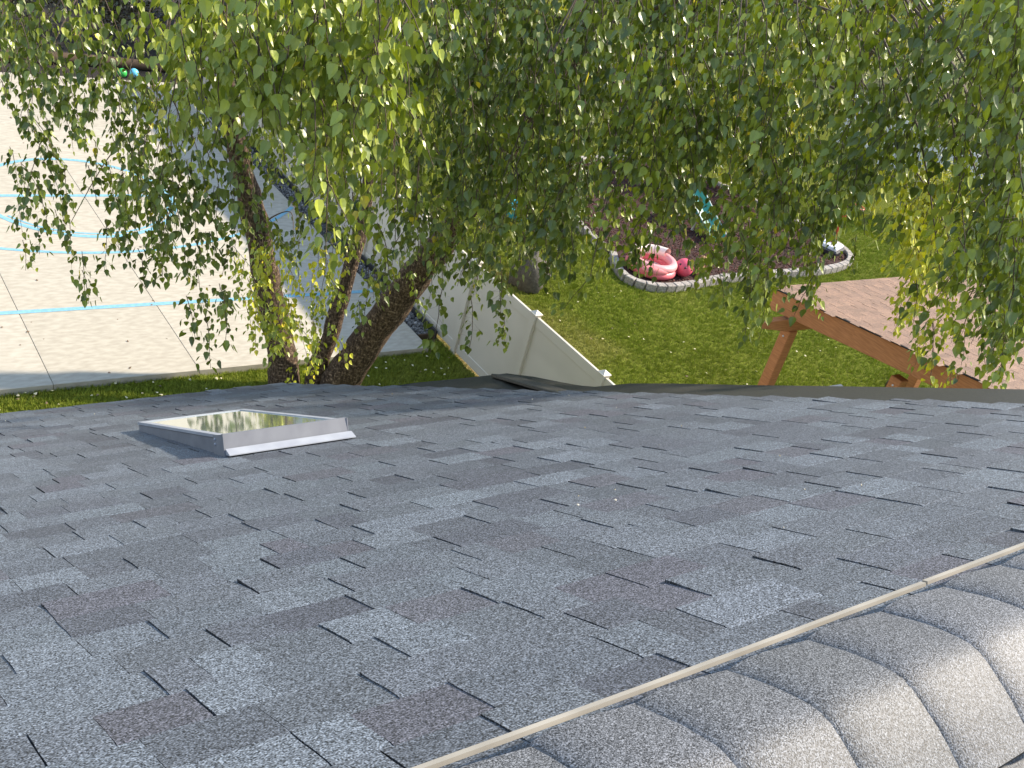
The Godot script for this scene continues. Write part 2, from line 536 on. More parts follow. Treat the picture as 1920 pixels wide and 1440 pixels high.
func build_house() -> void:
	var house := thing("house", Vector3(1.2, LAWN_Y, 0.0), "house with blue-grey shingled roof, skylight and vented ridge", "house")
	# main slope
	var d := MB.new()
	var c := [on_slope(-1.6, RIDGE_S, -0.004), on_slope(valley_x(RIDGE_S) - 0.01, RIDGE_S, -0.004), on_slope(valley_x(EAVE_S) - 0.01, EAVE_S - 0.01, -0.004), on_slope(-1.6, EAVE_S - 0.01, -0.004)]
	var low := roof_n() * -0.05
	d.quad(c[0], c[1], c[2], c[3])
	d.quad(c[3] + low, c[2] + low, c[1] + low, c[0] + low)
	for i in 4: d.quad(c[i], c[i] + low, c[(i + 1) % 4] + low, c[(i + 1) % 4])
	var slope := part("main_roof", d, mat.deck, house)
	tag(slope, "blue-grey laminated shingle roof slope falling away from the ridge")
	lay_shingles(slope, func(x, s, l): return on_slope(x, s, l), RIDGE_S + 0.07, EAVE_S, 0.1435, -1.2, func(s): return valley_x(s), 0, 300, func(_x, _s): return false)
	var e := MB.new()
	e.bar(on_slope(-1.6, EAVE_S + 0.012, -0.012), on_slope(valley_x(EAVE_S) - 0.02, EAVE_S + 0.012, -0.012), 0.03, 0.02, 0.003, Color.WHITE, roof_n())
	part("drip_edge", e, mat.flashing, house)
	# near slope, on which the photographer stands
	var apex := on_slope(0, RIDGE_S)
	var near_u := Vector3(0, -sin(PITCH), cos(PITCH))
	var near_n := Vector3(0, cos(PITCH), sin(PITCH))
	var ns := MB.new()
	var q := [apex + Vector3(-1.6, 0, 0) + near_u * 5.0, apex + Vector3(5.2, 0, 0) + near_u * 5.0, apex + Vector3(5.2, 0, 0), apex + Vector3(-1.6, 0, 0)]
	ns.quad(q[0], q[3], q[2], q[1], Color(0.2, 0.21, 0.23))
	var nd := near_n * -0.05
	ns.quad(q[0] + nd, q[1] + nd, q[2] + nd, q[3] + nd, Color(0.2, 0.21, 0.23))
	part("near_roof", ns, mat.shingle_world, house)
	# ridge vent under its caps
	var vent := MB.new()
	for side in 2:
		var u := roof_u() if side == 0 else near_u
		var n := roof_n() if side == 0 else near_n
		var a := apex + n * 0.014 + u * (0.105 if side == 0 else 0.09)
		vent.bar(a + Vector3(-1.2, 0, 0), a + Vector3(5.0, 0, 0), 0.15 if side == 0 else 0.12, 0.014, 0.0, Color.WHITE, n)
	var ridge := part("ridge_vent", vent, mat.black, house)
	tag(ridge, "ridge vent under overlapping grey cap shingles with cream edge strip")
	for k in 62:
		var rib := MB.new()
		var x := 1.35 + k * 0.0165
		rib.bar(apex + Vector3(x, 0, 0) + near_u * 0.166 + near_n * 0.0, apex + Vector3(x, 0, 0) + near_u * 0.158 + near_n * 0.030, 0.006, 0.006, 0.0, Color(0.30, 0.27, 0.22))
		part("vent_rib", rib, mat.plastic, ridge)
	# cream strip along the vent's far edge, in two lengths that meet askew
	for i in 2:
		var s := MB.new()
		var xs := [[-1.2, 1.775], [1.782, 5.0]]
		var pts := 12
		var last := Vector3.ZERO
		for j in pts + 1:
			var x: float = lerpf(xs[i][0], xs[i][1], float(j) / pts)
			var wob := 0.002 * sin(x * 5.0 + i)
			var at := on_slope(x, RIDGE_S + 0.196 + wob + (0.003 if i == 1 else 0.0), 0.040 + 0.0015 * sin(x * 3.3) + 0.001 * i)
			if j > 0: s.bar(last, at, 0.0115, 0.007, 0.0, Color.WHITE, roof_n())
			last = at
		part("edge_strip", s, mat.baffle, ridge)
	# cap shingles bent over the ridge
	var n_caps := 30
	for k in n_caps:
		var b := MB.new()
		var xa := -1.2 + k * 0.2 + rng.randf_range(-0.006, 0.006)
		var col := Color(0.25, 0.262, 0.282) * rng.randf_range(0.9, 1.08)
		var prof := []
		var far_leg := 0.168 + rng.randf_range(-0.004, 0.004)
		var near_leg := 0.162 + rng.randf_range(-0.004, 0.004)
		var steps := 18
		for i in steps + 1:
			var t := lerpf(-far_leg, near_leg, float(i) / steps)
			# a soft bend of about 9 cm at the crest
			var w := 0.022
			var yy := -tan(PITCH) * sqrt(t * t * 0.757 + w * w) + 0.004
			prof.append([t * cos(PITCH), yy, t])
		var skew := rng.randf_range(-0.006, 0.006)
		# each cap's rolled nose lies over the one before it, its tail is tucked under the next
		var prof_x := [[0.0, -0.002], [0.003, 0.002], [0.013, 0.0055], [0.028, 0.0085], [0.050, 0.0105], [0.085, 0.0105], [0.13, 0.0078], [0.19, 0.003], [0.235, -0.001]]
		var seg: int = prof_x.size() - 1
		var grid := []
		for j in seg + 1:
			var row := []
			for i in steps + 1:
				var lift: float = 0.034 + prof_x[j][1]
				var jit := rng.randf_range(-0.0012, 0.0012) if j < 4 else 0.0
				row.append(apex + Vector3(xa + prof_x[j][0] + skew * prof[i][2] * 8.0 + jit, prof[i][1] - 0.006 + lift * cos(PITCH), prof[i][0] + lift * sin(PITCH) * clampf(prof[i][2] / 0.08, -1, 1)))
			grid.append(row)
		var nrm := []
		for j in seg + 1:
			var row := []
			for i in steps + 1:
				var du: Vector3 = grid[mini(j + 1, seg)][i] - grid[maxi(j - 1, 0)][i]
				var dv: Vector3 = grid[j][mini(i + 1, steps)] - grid[j][maxi(i - 1, 0)]
				row.append(dv.cross(du).normalized())
			nrm.append(row)
		for j in seg:
			for i in steps:
				var at := b.v.size()
				b.smooth_tri(grid[j][i], grid[j + 1][i], grid[j + 1][i + 1], nrm[j][i], nrm[j + 1][i], nrm[j + 1][i + 1], col)
				b.smooth_tri(grid[j][i], grid[j + 1][i + 1], grid[j][i + 1], nrm[j][i], nrm[j + 1][i + 1], nrm[j][i + 1], col)
				for m in range(at, b.v.size()):
					var pv := b.v[m]
					b.uv[m] = Vector2(pv.x + k * 0.31, pv.z * 1.12) * 1.35
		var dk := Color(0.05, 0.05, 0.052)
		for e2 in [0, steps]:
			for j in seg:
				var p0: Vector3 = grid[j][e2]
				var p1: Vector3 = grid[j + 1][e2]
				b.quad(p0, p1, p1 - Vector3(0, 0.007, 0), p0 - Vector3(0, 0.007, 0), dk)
		part("cap_shingle", b, mat.shingle, ridge)
	build_skylight(house)
	var dm := MultiMesh.new()
	dm.transform_format = MultiMesh.TRANSFORM_3D
	dm.use_colors = true
	dm.mesh = leaf_mesh(Color.WHITE)
	dm.instance_count = 28
	for i in 28:
		var sx := rng.randf_range(0.2, 4.0)
		var ss := rng.randf_range(1.4, 6.7)
		var bs := Basis.from_euler(Vector3(PI / 2 + PITCH + rng.randf_range(-0.3, 0.3), rng.randf_range(-0.2, 0.2), 0)) * Basis(Vector3.BACK, rng.randf() * TAU)
		dm.set_instance_transform(i, Transform3D(bs.scaled(Vector3.ONE * rng.randf_range(0.003, 0.010)), on_slope(sx, ss, 0.012)))
		dm.set_instance_color(i, Color(0.42, 0.39, 0.31) if rng.randf() < 0.5 else Color(0.16, 0.13, 0.05))
	var di := MultiMeshInstance3D.new()
	di.name = numbered("roof_litter")
	di.multimesh = dm
	di.material_override = mat.leaf
	add_child(di)
	tag(di, "tiny dry leaf bits scattered on the grey shingles", "leaves", "", "stuff")
	build_wing(house)
	# walls below the eaves
	var w := MB.new()
	w.box(Transform3D(Basis.IDENTITY, Vector3(0.6, 2.2, -2.4)), Vector3(3.6, 4.4, 5.6), 0.02)
	part("wall", w, mat.siding, house)

func build_skylight(house: Node3D) -> void:
	var x0 := 1.535
	var x1 := 2.075
	var s0 := 4.10
	var s1 := 5.25
	var hn := 0.086
	var hf := 0.05
	var sky := Node3D.new()
	sky.name = "skylight"
	house.add_child(sky, true)
	sky.position = on_slope((x0 + x1) / 2, (s0 + s1) / 2) - house.position
	tag(sky, "low grey-framed skylight with pale reflecting glass let into the roof")
	var hgt := func(s: float) -> float: return lerpf(hn, hf, (s - s0) / (s1 - s0))
	# side frames
	for sd in 2:
		var f := MB.new()
		var xa: float = x0 if sd == 0 else x1 - 0.03
		var P := []
		for z in 2:
			for e in [[xa, s0 + 0.04], [xa + 0.03, s0 + 0.04], [xa + 0.03, s1], [xa, s1]]:
				P.append(on_slope(e[0], e[1], 0.0 if z == 0 else hgt.call(e[1]) - 0.016))
		slab(f, P)
		part("frame_side", f, mat.flashing, sky)
	var ff := MB.new()
	slab(ff, [on_slope(x0 + 0.03, s1 - 0.03), on_slope(x1 - 0.03, s1 - 0.03), on_slope(x1 - 0.03, s1), on_slope(x0 + 0.03, s1), on_slope(x0 + 0.03, s1 - 0.03, hf - 0.016), on_slope(x1 - 0.03, s1 - 0.03, hf - 0.016), on_slope(x1 - 0.03, s1, hf - 0.016), on_slope(x0 + 0.03, s1, hf - 0.016)])
	part("frame_foot", ff, mat.flashing, sky)
	# thin rim that holds the pane
	var rim := MB.new()
	for r in [[x0 - 0.004, s0 + 0.045, x0 + 0.026, s1 + 0.004], [x1 - 0.026, s0 + 0.045, x1 + 0.004, s1 + 0.004], [x0 + 0.026, s1 - 0.024, x1 - 0.026, s1 + 0.004]]:
		var P := []
		for z in 2:
			for e in [[r[0], r[1]], [r[2], r[1]], [r[2], r[3]], [r[0], r[3]]]:
				P.append(on_slope(e[0], e[1], hgt.call(e[1]) - (0.013 if z == 0 else 0.0)))
		slab(rim, P)
	part("frame_rim", rim, mat.flashing_apron, sky)
	var pane := MB.new()
	var P2 := []
	for z in 2:
		for e in [[x0 + 0.024, s0 + 0.03], [x1 - 0.024, s0 + 0.03], [x1 - 0.024, s1 - 0.022], [x0 + 0.024, s1 - 0.022]]:
			P2.append(on_slope(e[0], e[1], hgt.call(e[1]) - (0.012 if z == 0 else 0.004)))
	slab(pane, P2)
	part("pane", pane, mat.skylight_glass, sky)
	# head flashing: upright sheet wrapped round both corners, with a bright foot turned out on the shingles
	var head := MB.new()
	var top := hn + 0.006
	slab(head, [on_slope(x0 - 0.006, s0 - 0.004), on_slope(x1 + 0.006, s0 - 0.004), on_slope(x1 + 0.006, s0 + 0.03), on_slope(x0 - 0.006, s0 + 0.03), on_slope(x0 - 0.006, s0 + 0.008, top), on_slope(x1 + 0.006, s0 + 0.008, top), on_slope(x1 + 0.006, s0 + 0.03, top), on_slope(x0 - 0.006, s0 + 0.03, top)])
	var hp := part("head_flashing", head, mat.flashing, sky)
	var wrap := MB.new()
	for sd in 2:
		var xa: float = x0 - 0.010 if sd == 0 else x1 + 0.006
		slab(wrap, [on_slope(xa, s0 - 0.002), on_slope(xa + 0.004, s0 - 0.002), on_slope(xa + 0.004, s0 + 0.115), on_slope(xa, s0 + 0.115), on_slope(xa, s0 + 0.004, top), on_slope(xa + 0.004, s0 + 0.004, top), on_slope(xa + 0.004, s0 + 0.115, top - 0.012), on_slope(xa, s0 + 0.115, top - 0.012)])
	part("corner_wrap", wrap, mat.flashing, sky)
	var apron := MB.new()
	slab(apron, [on_slope(x0 - 0.006, s0 - 0.045, 0.009), on_slope(x1 + 0.02, s0 - 0.045, 0.009), on_slope(x1 + 0.02, s0 - 0.005, 0.009), on_slope(x0 - 0.006, s0 - 0.005, 0.009), on_slope(x0 - 0.006, s0 - 0.045, 0.013), on_slope(x1 + 0.02, s0 - 0.045, 0.013), on_slope(x1 + 0.02, s0 - 0.006, 0.034), on_slope(x0 - 0.006, s0 - 0.006, 0.034)])
	part("apron", apron, mat.flashing_apron, sky)
	for k in 2:
		var sc := MB.new()
		sc.ball(on_slope(x0 - 0.011, s0 + 0.09, 0.045 + k * 0.02), Vector3.ONE * 0.006, Basis.IDENTITY, 8)
		part("screw", sc, mat.flashing_apron, sky)

# a six-sided solid from four lower and four upper corners
func slab(b: MB, P: Array, col := Color.WHITE) -> void:
	var mid := Vector3.ZERO
	for p in P: mid += p / 8.0
	for f in [[0, 1, 2, 3], [4, 5, 6, 7], [0, 1, 5, 4], [1, 2, 6, 5], [2, 3, 7, 6], [3, 0, 4, 7]]:
		var a: Vector3 = P[f[0]]
		var k: Vector3 = (P[f[0]] + P[f[1]] + P[f[2]] + P[f[3]]) / 4.0 - mid
		if (P[f[2]] - a as Vector3).cross(P[f[1]] - a).dot(k) < 0.0:
			b.quad(a, P[f[3]], P[f[2]], P[f[1]], col)
		else:
			b.quad(a, P[f[1]], P[f[2]], P[f[3]], col)

func build_wing(house: Node3D) -> void:
	# the lower roof beyond the valley: dark shingles, a crest with a cap strip, a dip and a long low edge
	var pairs := [[690, 723, 0], [720, 726, 0.0], [785, 717, 0.25], [850, 711, 0.5], [905, 705, 0.7], [950, 700, 0.8], [1000, 706, 0.85], [1050, 716, 0.9], [1090, 723, 0.9], [1115, 725, 0.9], [1150, 722, 0.9], [1180, 719, 0.9], [1260, 719, 0.9], [1400, 722, 0.9], [1560, 724, 0.9], [1740, 727, 0.9], [1920, 730, 0.9], [2150, 735, 0.9], [2500, 741, 0.9]]
	var b := MB.new()
	var col := Color(0.06, 0.06, 0.05)
	var prev := []
	var crest := []
	for p in pairs:
		var s := EAVE_S
		# the valley point that lies in the same image column
		for it in 24:
			var q := seen_at(on_slope(valley_x(s), s))
			s -= (p[0] - q.x) / 420.0 * clampf(s / 6.0, 0.15, 1.0)
			s = clampf(s, 0.6, EAVE_S)
		var v := on_slope(valley_x(s) - 0.06, s, -0.03)
		var dist := v.distance_to(EYE)
		var r := ray(p[0], p[1])
		var o: Vector3 = EYE + r * (dist * (1.0 + 0.16 * float(p[2]) + 0.004))
		var back: Vector3 = o + Vector3(0.5, -0.55, -0.35)
		if prev:
			b.quad(prev[0], prev[1], o, v, col)
			b.quad(prev[1], prev[2], back, o, col)
			b.quad(prev[2], prev[2] - Vector3(0, 1.4, 0), back - Vector3(0, 1.4, 0), back, col)
		prev = [v, o, back]
		if p[0] in [950, 1050]: crest.append([v, o])
	var w := part("wing_roof", b, mat.shingle_world, house)
	tag(w, "dark olive-grey shingles of the lower roof beyond the valley")
	var cap := MB.new()
	var a: Vector3 = EYE + ray(942, 705) * (crest[0][1].distance_to(EYE) * 0.985)
	var e: Vector3 = EYE + ray(1075, 743) * (crest[1][0].distance_to(EYE) * 0.985)
	cap.bar(a, e, 0.16, 0.022, 0.004, Color(0.12, 0.113, 0.095))
	part("wing_ridge_cap", cap, mat.shingle_world, w)

# ---------------------------------------------------------------- ground
func build_ground() -> void:
	var g := MB.new()
	g.quad(Vector3(-250, LAWN_Y - 0.012, -330), Vector3(330, LAWN_Y - 0.012, -330), Vector3(330, LAWN_Y - 0.012, 60), Vector3(-250, LAWN_Y - 0.012, 60))
	setting("ground", g, mat.far_ground)
	var nz := FastNoiseLite.new()
	nz.seed = 7
	nz.frequency = 0.35
	nz.fractal_octaves = 4
	var l := MB.new()
	var st := 0.3
	for i in 130:
		for j in 92:
			var x := -2.0 + i * st
			var z := -29.6 + j * st
			var P := [Vector3(x, 0, z), Vector3(x + st, 0, z), Vector3(x + st, 0, z + st), Vector3(x, 0, z + st)]
			var cs := []
			for k in 4:
				cs.append(lawn_tint(P[k], nz))
				P[k].y = LAWN_Y + 0.012 * nz.get_noise_2d(P[k].x * 2.0, P[k].z * 2.0)
			for t in [[0, 1, 2], [0, 2, 3]]:
				for k in t:
					l.v.append(P[k]); l.n.append(Vector3.UP); l.c.append(cs[k]); l.uv.append(Vector2.ZERO)
	setting("lawn", l, mat.lawn)
	# short grass standing on the lawn where it can be seen
	var tm := MB.new()
	for k in 7:
		var an := TAU * k / 7.0 + 0.3
		var o := Vector3(cos(an), 0, sin(an)) * 0.03 * (0.4 + 0.6 * (k % 3) / 2.0)
		var lean := Vector3(cos(an * 2.3), 0, sin(an * 2.3)) * 0.02
		var sd := Vector3(-sin(an), 0, cos(an)) * 0.0035
		var h := Vector3.UP * (0.035 + 0.012 * (k % 4))
		tm.quad(o - sd, o + sd, o + sd * 0.7 + h * 0.6 + lean * 0.4, o - sd * 0.7 + h * 0.6 + lean * 0.4)
		tm.tri(o - sd * 0.7 + h * 0.6 + lean * 0.4, o + sd * 0.7 + h * 0.6 + lean * 0.4, o + h + lean)
	var where := []
	var tries := 0
	while where.size() < 52000 and tries < 400000:
		tries += 1
		var right := rng.randf() < 0.82
		var p := Vector3(rng.randf_range(10.1, 27.0), 0, rng.randf_range(-19.5, -8.2)) if right else Vector3(rng.randf_range(1.6, 9.9), 0, rng.randf_range(-13.1, -11.6))
		if not right and p.z < -12.85 and p.x < 9.46: continue
		if right and in_bed(p): continue
		var q := seen_at(Vector3(p.x, LAWN_Y, p.z))
		if q.x < -30 or q.x > 1950 or q.y < 100 or q.y > 800: continue
		where.append(p)
	var mm := MultiMesh.new()
	mm.transform_format = MultiMesh.TRANSFORM_3D
	mm.use_colors = true
	mm.mesh = tm.mesh()
	mm.instance_count = where.size()
	for i in where.size():
		var p: Vector3 = where[i]
		var s := rng.randf_range(0.7, 1.25)
		mm.set_instance_transform(i, Transform3D(Basis(Vector3.UP, rng.randf() * TAU).scaled(Vector3(s * 1.2, s, s * 1.2)), Vector3(p.x, LAWN_Y - 0.004, p.z)))
		mm.set_instance_color(i, lawn_tint(p, nz) * rng.randf_range(0.8, 1.35))
	var mi := MultiMeshInstance3D.new()
	mi.name = numbered("grass")
	mi.multimesh = mm
	mi.material_override = mat.tuft
	add_child(mi)
	tag(mi, "short mown grass with dry patches covering the lawn", "grass", "", "stuff")

func lawn_tint(p: Vector3, nz: FastNoiseLite) -> Color:
	var a := nz.get_noise_2d(p.x, p.z) * 0.5 + 0.5
	var b := nz.get_noise_2d(p.x * 0.35 + 50.0, p.z * 0.35) * 0.5 + 0.5
	# dry straw-coloured patches lie along the fence and round the boulder
	var near_fence: float = clampf(1.0 - (p.x - 10.0) / 4.2, 0, 1) if p.x > 9.9 else 0.12
	var dry: float = clampf((a - 0.60 + near_fence * 0.5) * 2.4, 0.0, 1.0) * (0.25 + 0.75 * near_fence)
	var green := Color(0.16, 0.205, 0.02).lerp(Color(0.25, 0.285, 0.04), b)
	return green.lerp(Color(0.36, 0.265, 0.125), dry * 0.95) * (0.8 + 0.4 * a)

func in_bed(p: Vector3) -> bool:
	return Geometry2D.is_point_in_polygon(Vector2(p.x, p.z), bed_outline())

var _bed := PackedVector2Array()
func bed_outline() -> PackedVector2Array:
	if _bed.is_empty():
		for q in [[16.1, -15.9], [15.75, -15.3], [15.62, -14.8], [15.85, -14.45], [16.4, -14.28], [17.3, -14.34], [18.3, -14.5], [20.2, -14.56], [21.8, -14.56], [23.2, -14.78], [23.9, -15.2], [24.15, -15.8], [24.1, -16.6], [23.8, -18.2], [23.2, -20.0], [21.5, -21.5], [19.0, -21.3], [17.2, -19.8], [16.3, -17.6]]:
			_bed.append(Vector2(q[0], q[1]))
	return _bed

func build_court() -> void:
	var court := thing("court", Vector3(2.4, LAWN_Y, -19.3), "pale concrete sports court with light blue painted lines", "court")
	var base := MB.new()
	base.box(Transform3D(Basis.IDENTITY, Vector3(2.4, -0.075, -19.3)), Vector3(14.08, 0.11, 12.88), 0.01)
	part("joint_bed", base, mat.joint, court)
	var xs := [-4.7, -2.74, -0.69, 1.36, 3.41, 5.46, 7.51, 9.45]
	var zs := [-12.85, -14.80, -16.75, -18.66, -20.6, -22.55, -24.5, -25.75]
	for i in xs.size() - 1:
		for j in zs.size() - 1:
			var b := MB.new()
			var g := 0.007
			var gz := 0.0035
			var cx: float = (xs[i] + xs[i + 1]) / 2
			var cz: float = (zs[j] + zs[j + 1]) / 2
			var depth: float = 0.13 if j == 0 or i == xs.size() - 2 else 0.05
			var dz: float = 0.015 if j == 0 else 0.0
			var dx: float = 0.015 if i == xs.size() - 2 else 0.0
			var v := rng.randf_range(0.95, 1.03)
			b.box(Transform3D(Basis.IDENTITY, Vector3(cx + dx / 2, -depth / 2, cz + dz / 2)), Vector3(xs[i + 1] - xs[i] - g + dx, depth, zs[j] - zs[j + 1] - gz + dz), 0.004, Color(v, v * 0.995, v * 0.985))
			part("concrete_panel", b, mat.concrete, court)
	# paint
	var lines := [[[-4.6, -14.86], [9.42, -14.86]], [[-4.6, -19.03], [7.2, -19.03]]]
	for l in lines:
		var b := MB.new()
		ribbon(b, [Vector3(l[0][0], 0.0035, l[0][1]), Vector3(l[1][0], 0.0035, l[1][1])], 0.10)
		part("painted_line", b, mat.paint, court)
	for a in [[5.35, -19.03, 1.72, 0.0, TAU, 0.10], [5.3, -22.35, 5.65, 0.18, PI - 0.18, 0.08], [5.35, -19.03, 1.6, 0.3, 2.6, 0.05]]:
		var b := MB.new()
		var pts := []
		for k in 49:
			var an: float = lerpf(a[3], a[4], k / 48.0)
			var p := Vector3(a[0] + cos(an) * a[2], 0.0038, a[1] + sin(an) * a[2])
			if p.x < 9.4: pts.append(p)
		ribbon(b, pts, a[5])
		part("painted_arc", b, mat.paint, court)
	# gravel strip, its stones and the black edging under the fence
	var bed := MB.new()
	bed.box(Transform3D(Basis.IDENTITY, Vector3(9.675, LAWN_Y + 0.005, -19.5)), Vector3(0.40, 0.05, 12.4), 0.0)
	setting("gravel_bed", bed, mat.soil)
	var sm := MB.new()
	var nz := FastNoiseLite.new()
	nz.frequency = 0.02
	sm.ball(Vector3.ZERO, Vector3(1, 0.7, 0.8), Basis.IDENTITY, 8, Color.WHITE, 0.45, nz)
	var mm := MultiMesh.new()
	mm.transform_format = MultiMesh.TRANSFORM_3D
	mm.use_colors = true
	mm.mesh = sm.mesh()
	mm.instance_count = 5200
	for i in 5200:
		var r := rng.randf_range(0.014, 0.036)
		var p := Vector3(rng.randf_range(9.49, 9.83), LAWN_Y + 0.035 + rng.randf() * 0.03, rng.randf_range(-25.6, -13.32))
		mm.set_instance_transform(i, Transform3D(Basis.from_euler(Vector3(rng.randf() * TAU, rng.randf() * TAU, rng.randf() * TAU)).scaled(Vector3.ONE * r), p))
		var k := rng.randf()
		mm.set_instance_color(i, Color(0.42, 0.41, 0.40) * (0.25 + 0.9 * k * k))
	var gi := MultiMeshInstance3D.new()
	gi.name = numbered("gravel")
	gi.multimesh = mm
	gi.material_override = mat.stone
	add_child(gi)
	tag(gi, "dark grey loose gravel between the court and the white fence", "gravel", "", "stuff")
	var ed := thing("edging_board", Vector3(9.85, LAWN_Y, -19.4), "black edging board along the gravel at the fence foot", "edging")
	var eb := MB.new()
	eb.box(Transform3D(Basis.IDENTITY, Vector3(9.855, LAWN_Y + 0.07, -19.4)), Vector3(0.035, 0.17, 12.3), 0.006)
	part("long_board", eb, mat.black, ed)
	var eb2 := MB.new()
	eb2.box(Transform3D(Basis.IDENTITY, Vector3(9.665, LAWN_Y + 0.05, -13.285)), Vector3(0.33, 0.10, 0.035), 0.006)
	part("end_board", eb2, mat.old_wood, ed)
	# bits fallen from the birch
	var fm := leaf_mesh(Color.WHITE)
	var fl := MultiMesh.new()
	fl.transform_format = MultiMesh.TRANSFORM_3D
	fl.use_colors = true
	fl.mesh = fm
	fl.instance_count = 260
	for i in 260:
		var p: Vector3
		var pale := rng.randf() < 0.7
		if i < 90: p = Vector3(rng.randf_range(2.0, 9.8), LAWN_Y + 0.05, rng.randf_range(-12.8, -11.9))
		elif i < 170: p = Vector3(rng.randf_range(2.0, 9.3), 0.006, rng.randf_range(-25, -12.9)); pale = false
		else: p = Vector3(rng.randf_range(10.2, 20.0), LAWN_Y + 0.05, rng.randf_range(-14.5, -8.5))
		var s := rng.randf_range(0.03, 0.06)
		fl.set_instance_transform(i, Transform3D(Basis.from_euler(Vector3(PI / 2 + rng.randf_range(-0.4, 0.4), rng.randf() * TAU, rng.randf_range(-0.4, 0.4))).scaled(Vector3.ONE * s), p))
		fl.set_instance_color(i, Color(0.62, 0.55, 0.34) if pale else Color(0.16, 0.10, 0.05))
	var fi := MultiMeshInstance3D.new()
	fi.name = numbered("fallen_leaves")
	fi.multimesh = fl
	fi.material_override = mat.leaf
	add_child(fi)
	tag(fi, "small fallen birch leaves scattered on court and grass", "leaves", "", "stuff")

func ribbon(b: MB, pts: Array, w: float) -> void:
	for i in pts.size() - 1:
		var d0: Vector3 = (pts[mini(i + 1, pts.size() - 1)] - pts[maxi(i - 1, 0)]).normalized()
		var d1: Vector3 = (pts[mini(i + 2, pts.size() - 1)] - pts[i]).normalized()
		var a0 := Vector3(-d0.z, 0, d0.x) * w * 0.5
		var a1 := Vector3(-d1.z, 0, d1.x) * w * 0.5
		b.quad(pts[i] + a0, pts[i] - a0, pts[i + 1] - a1, pts[i + 1] + a1)
		if b.n[b.n.size() - 1].y < 0:
			for k in range(b.n.size() - 6, b.n.size()): b.n[k] = -b.n[k]

# ---------------------------------------------------------------- fences
func build_fence(called: String, a: Vector3, dir: Vector3, step: float, count: int, h: float, label: String, vm: Material) -> void:
	var f := thing(called, a, label, "fence")
	for i in count + 1:
		var p := a + dir * step * i
		var b := MB.new()
		b.box(Transform3D(Basis.IDENTITY, p + Vector3(0, h / 2, 0)), Vector3(0.128, h, 0.128), 0.006)
		var post := part("post", b, vm, f)
		var c := MB.new()
		c.box(Transform3D(Basis.IDENTITY, p + Vector3(0, h + 0.012, 0)), Vector3(0.155, 0.024, 0.155), 0.005)
		var top := p + Vector3(0, h + 0.075, 0)
		var q := []
		for s in [[-1, -1], [1, -1], [1, 1], [-1, 1]]: q.append(p + Vector3(s[0] * 0.07, h + 0.0235, s[1] * 0.07))
		for k in 4: c.tri(q[k], top, q[(k + 1) % 4])
		part("cap", c, vm, post)
		if i < count:
			var m := p + dir * step * 0.5
			var turn := Basis(dir, Vector3.UP, dir.cross(Vector3.UP))
			var len := step - 0.126
			var pl := MB.new()
			pl.box(Transform3D(turn, m + Vector3(0, h / 2, 0)), Vector3(len, h - 0.36, 0.022), 0.0)
			part("panel", pl, vm, f)
			var tr := MB.new()
			tr.box(Transform3D(turn, m + Vector3(0, h - 0.10, 0)), Vector3(len, 0.16, 0.05), 0.006)
			part("top_rail", tr, vm, f)
			var br := MB.new()
			br.box(Transform3D(turn, m + Vector3(0, 0.13, 0)), Vector3(len, 0.16, 0.05), 0.006)
			part("bottom_rail", br, vm, f)

# ---------------------------------------------------------------- birch
func leaf_mesh(col: Color) -> ArrayMesh:
	var b := MB.new()
	for sg in [-1.0, 1.0]:
		var m0 := Vector3(0, 0, 0)
		var m1 := Vector3(0, -0.32, -0.03)
		var m2 := Vector3(0, -0.66, -0.02)
		var tip := Vector3(0, -1.08, 0.08)
		var s1 := Vector3(sg * 0.29, -0.06, 0.06)
		var s2 := Vector3(sg * 0.39, -0.32, 0.08)
		var s3 := Vector3(sg * 0.25, -0.67, 0.06)
		var T := [[m0, s1, m1], [s1, s2, m1], [m1, s2, m2], [s2, s3, m2], [m2, s3, tip]]
		for t in T:
			if sg < 0: b.tri(t[0], t[1], t[2], col)
			else: b.tri(t[0], t[2], t[1], col)
	return b.mesh()

func curve(pts: Array, n: int) -> Array:
	var out := []
	for i in n + 1:
		var f := float(i) / n * (pts.size() - 1)
		var k := mini(int(f), pts.size() - 2)
		var t := f - k
		var p0: Vector3 = pts[maxi(k - 1, 0)]
		var p3: Vector3 = pts[mini(k + 2, pts.size() - 1)]
		out.append((pts[k] as Vector3).cubic_interpolate(pts[k + 1], p0, p3, t))
	return out

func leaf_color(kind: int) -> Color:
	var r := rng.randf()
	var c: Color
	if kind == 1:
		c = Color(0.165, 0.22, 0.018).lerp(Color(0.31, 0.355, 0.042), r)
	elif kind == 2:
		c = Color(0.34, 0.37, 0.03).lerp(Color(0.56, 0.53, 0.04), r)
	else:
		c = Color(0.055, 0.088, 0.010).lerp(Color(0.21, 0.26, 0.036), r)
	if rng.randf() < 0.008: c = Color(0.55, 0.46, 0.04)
	return c * rng.randf_range(0.85, 1.15)

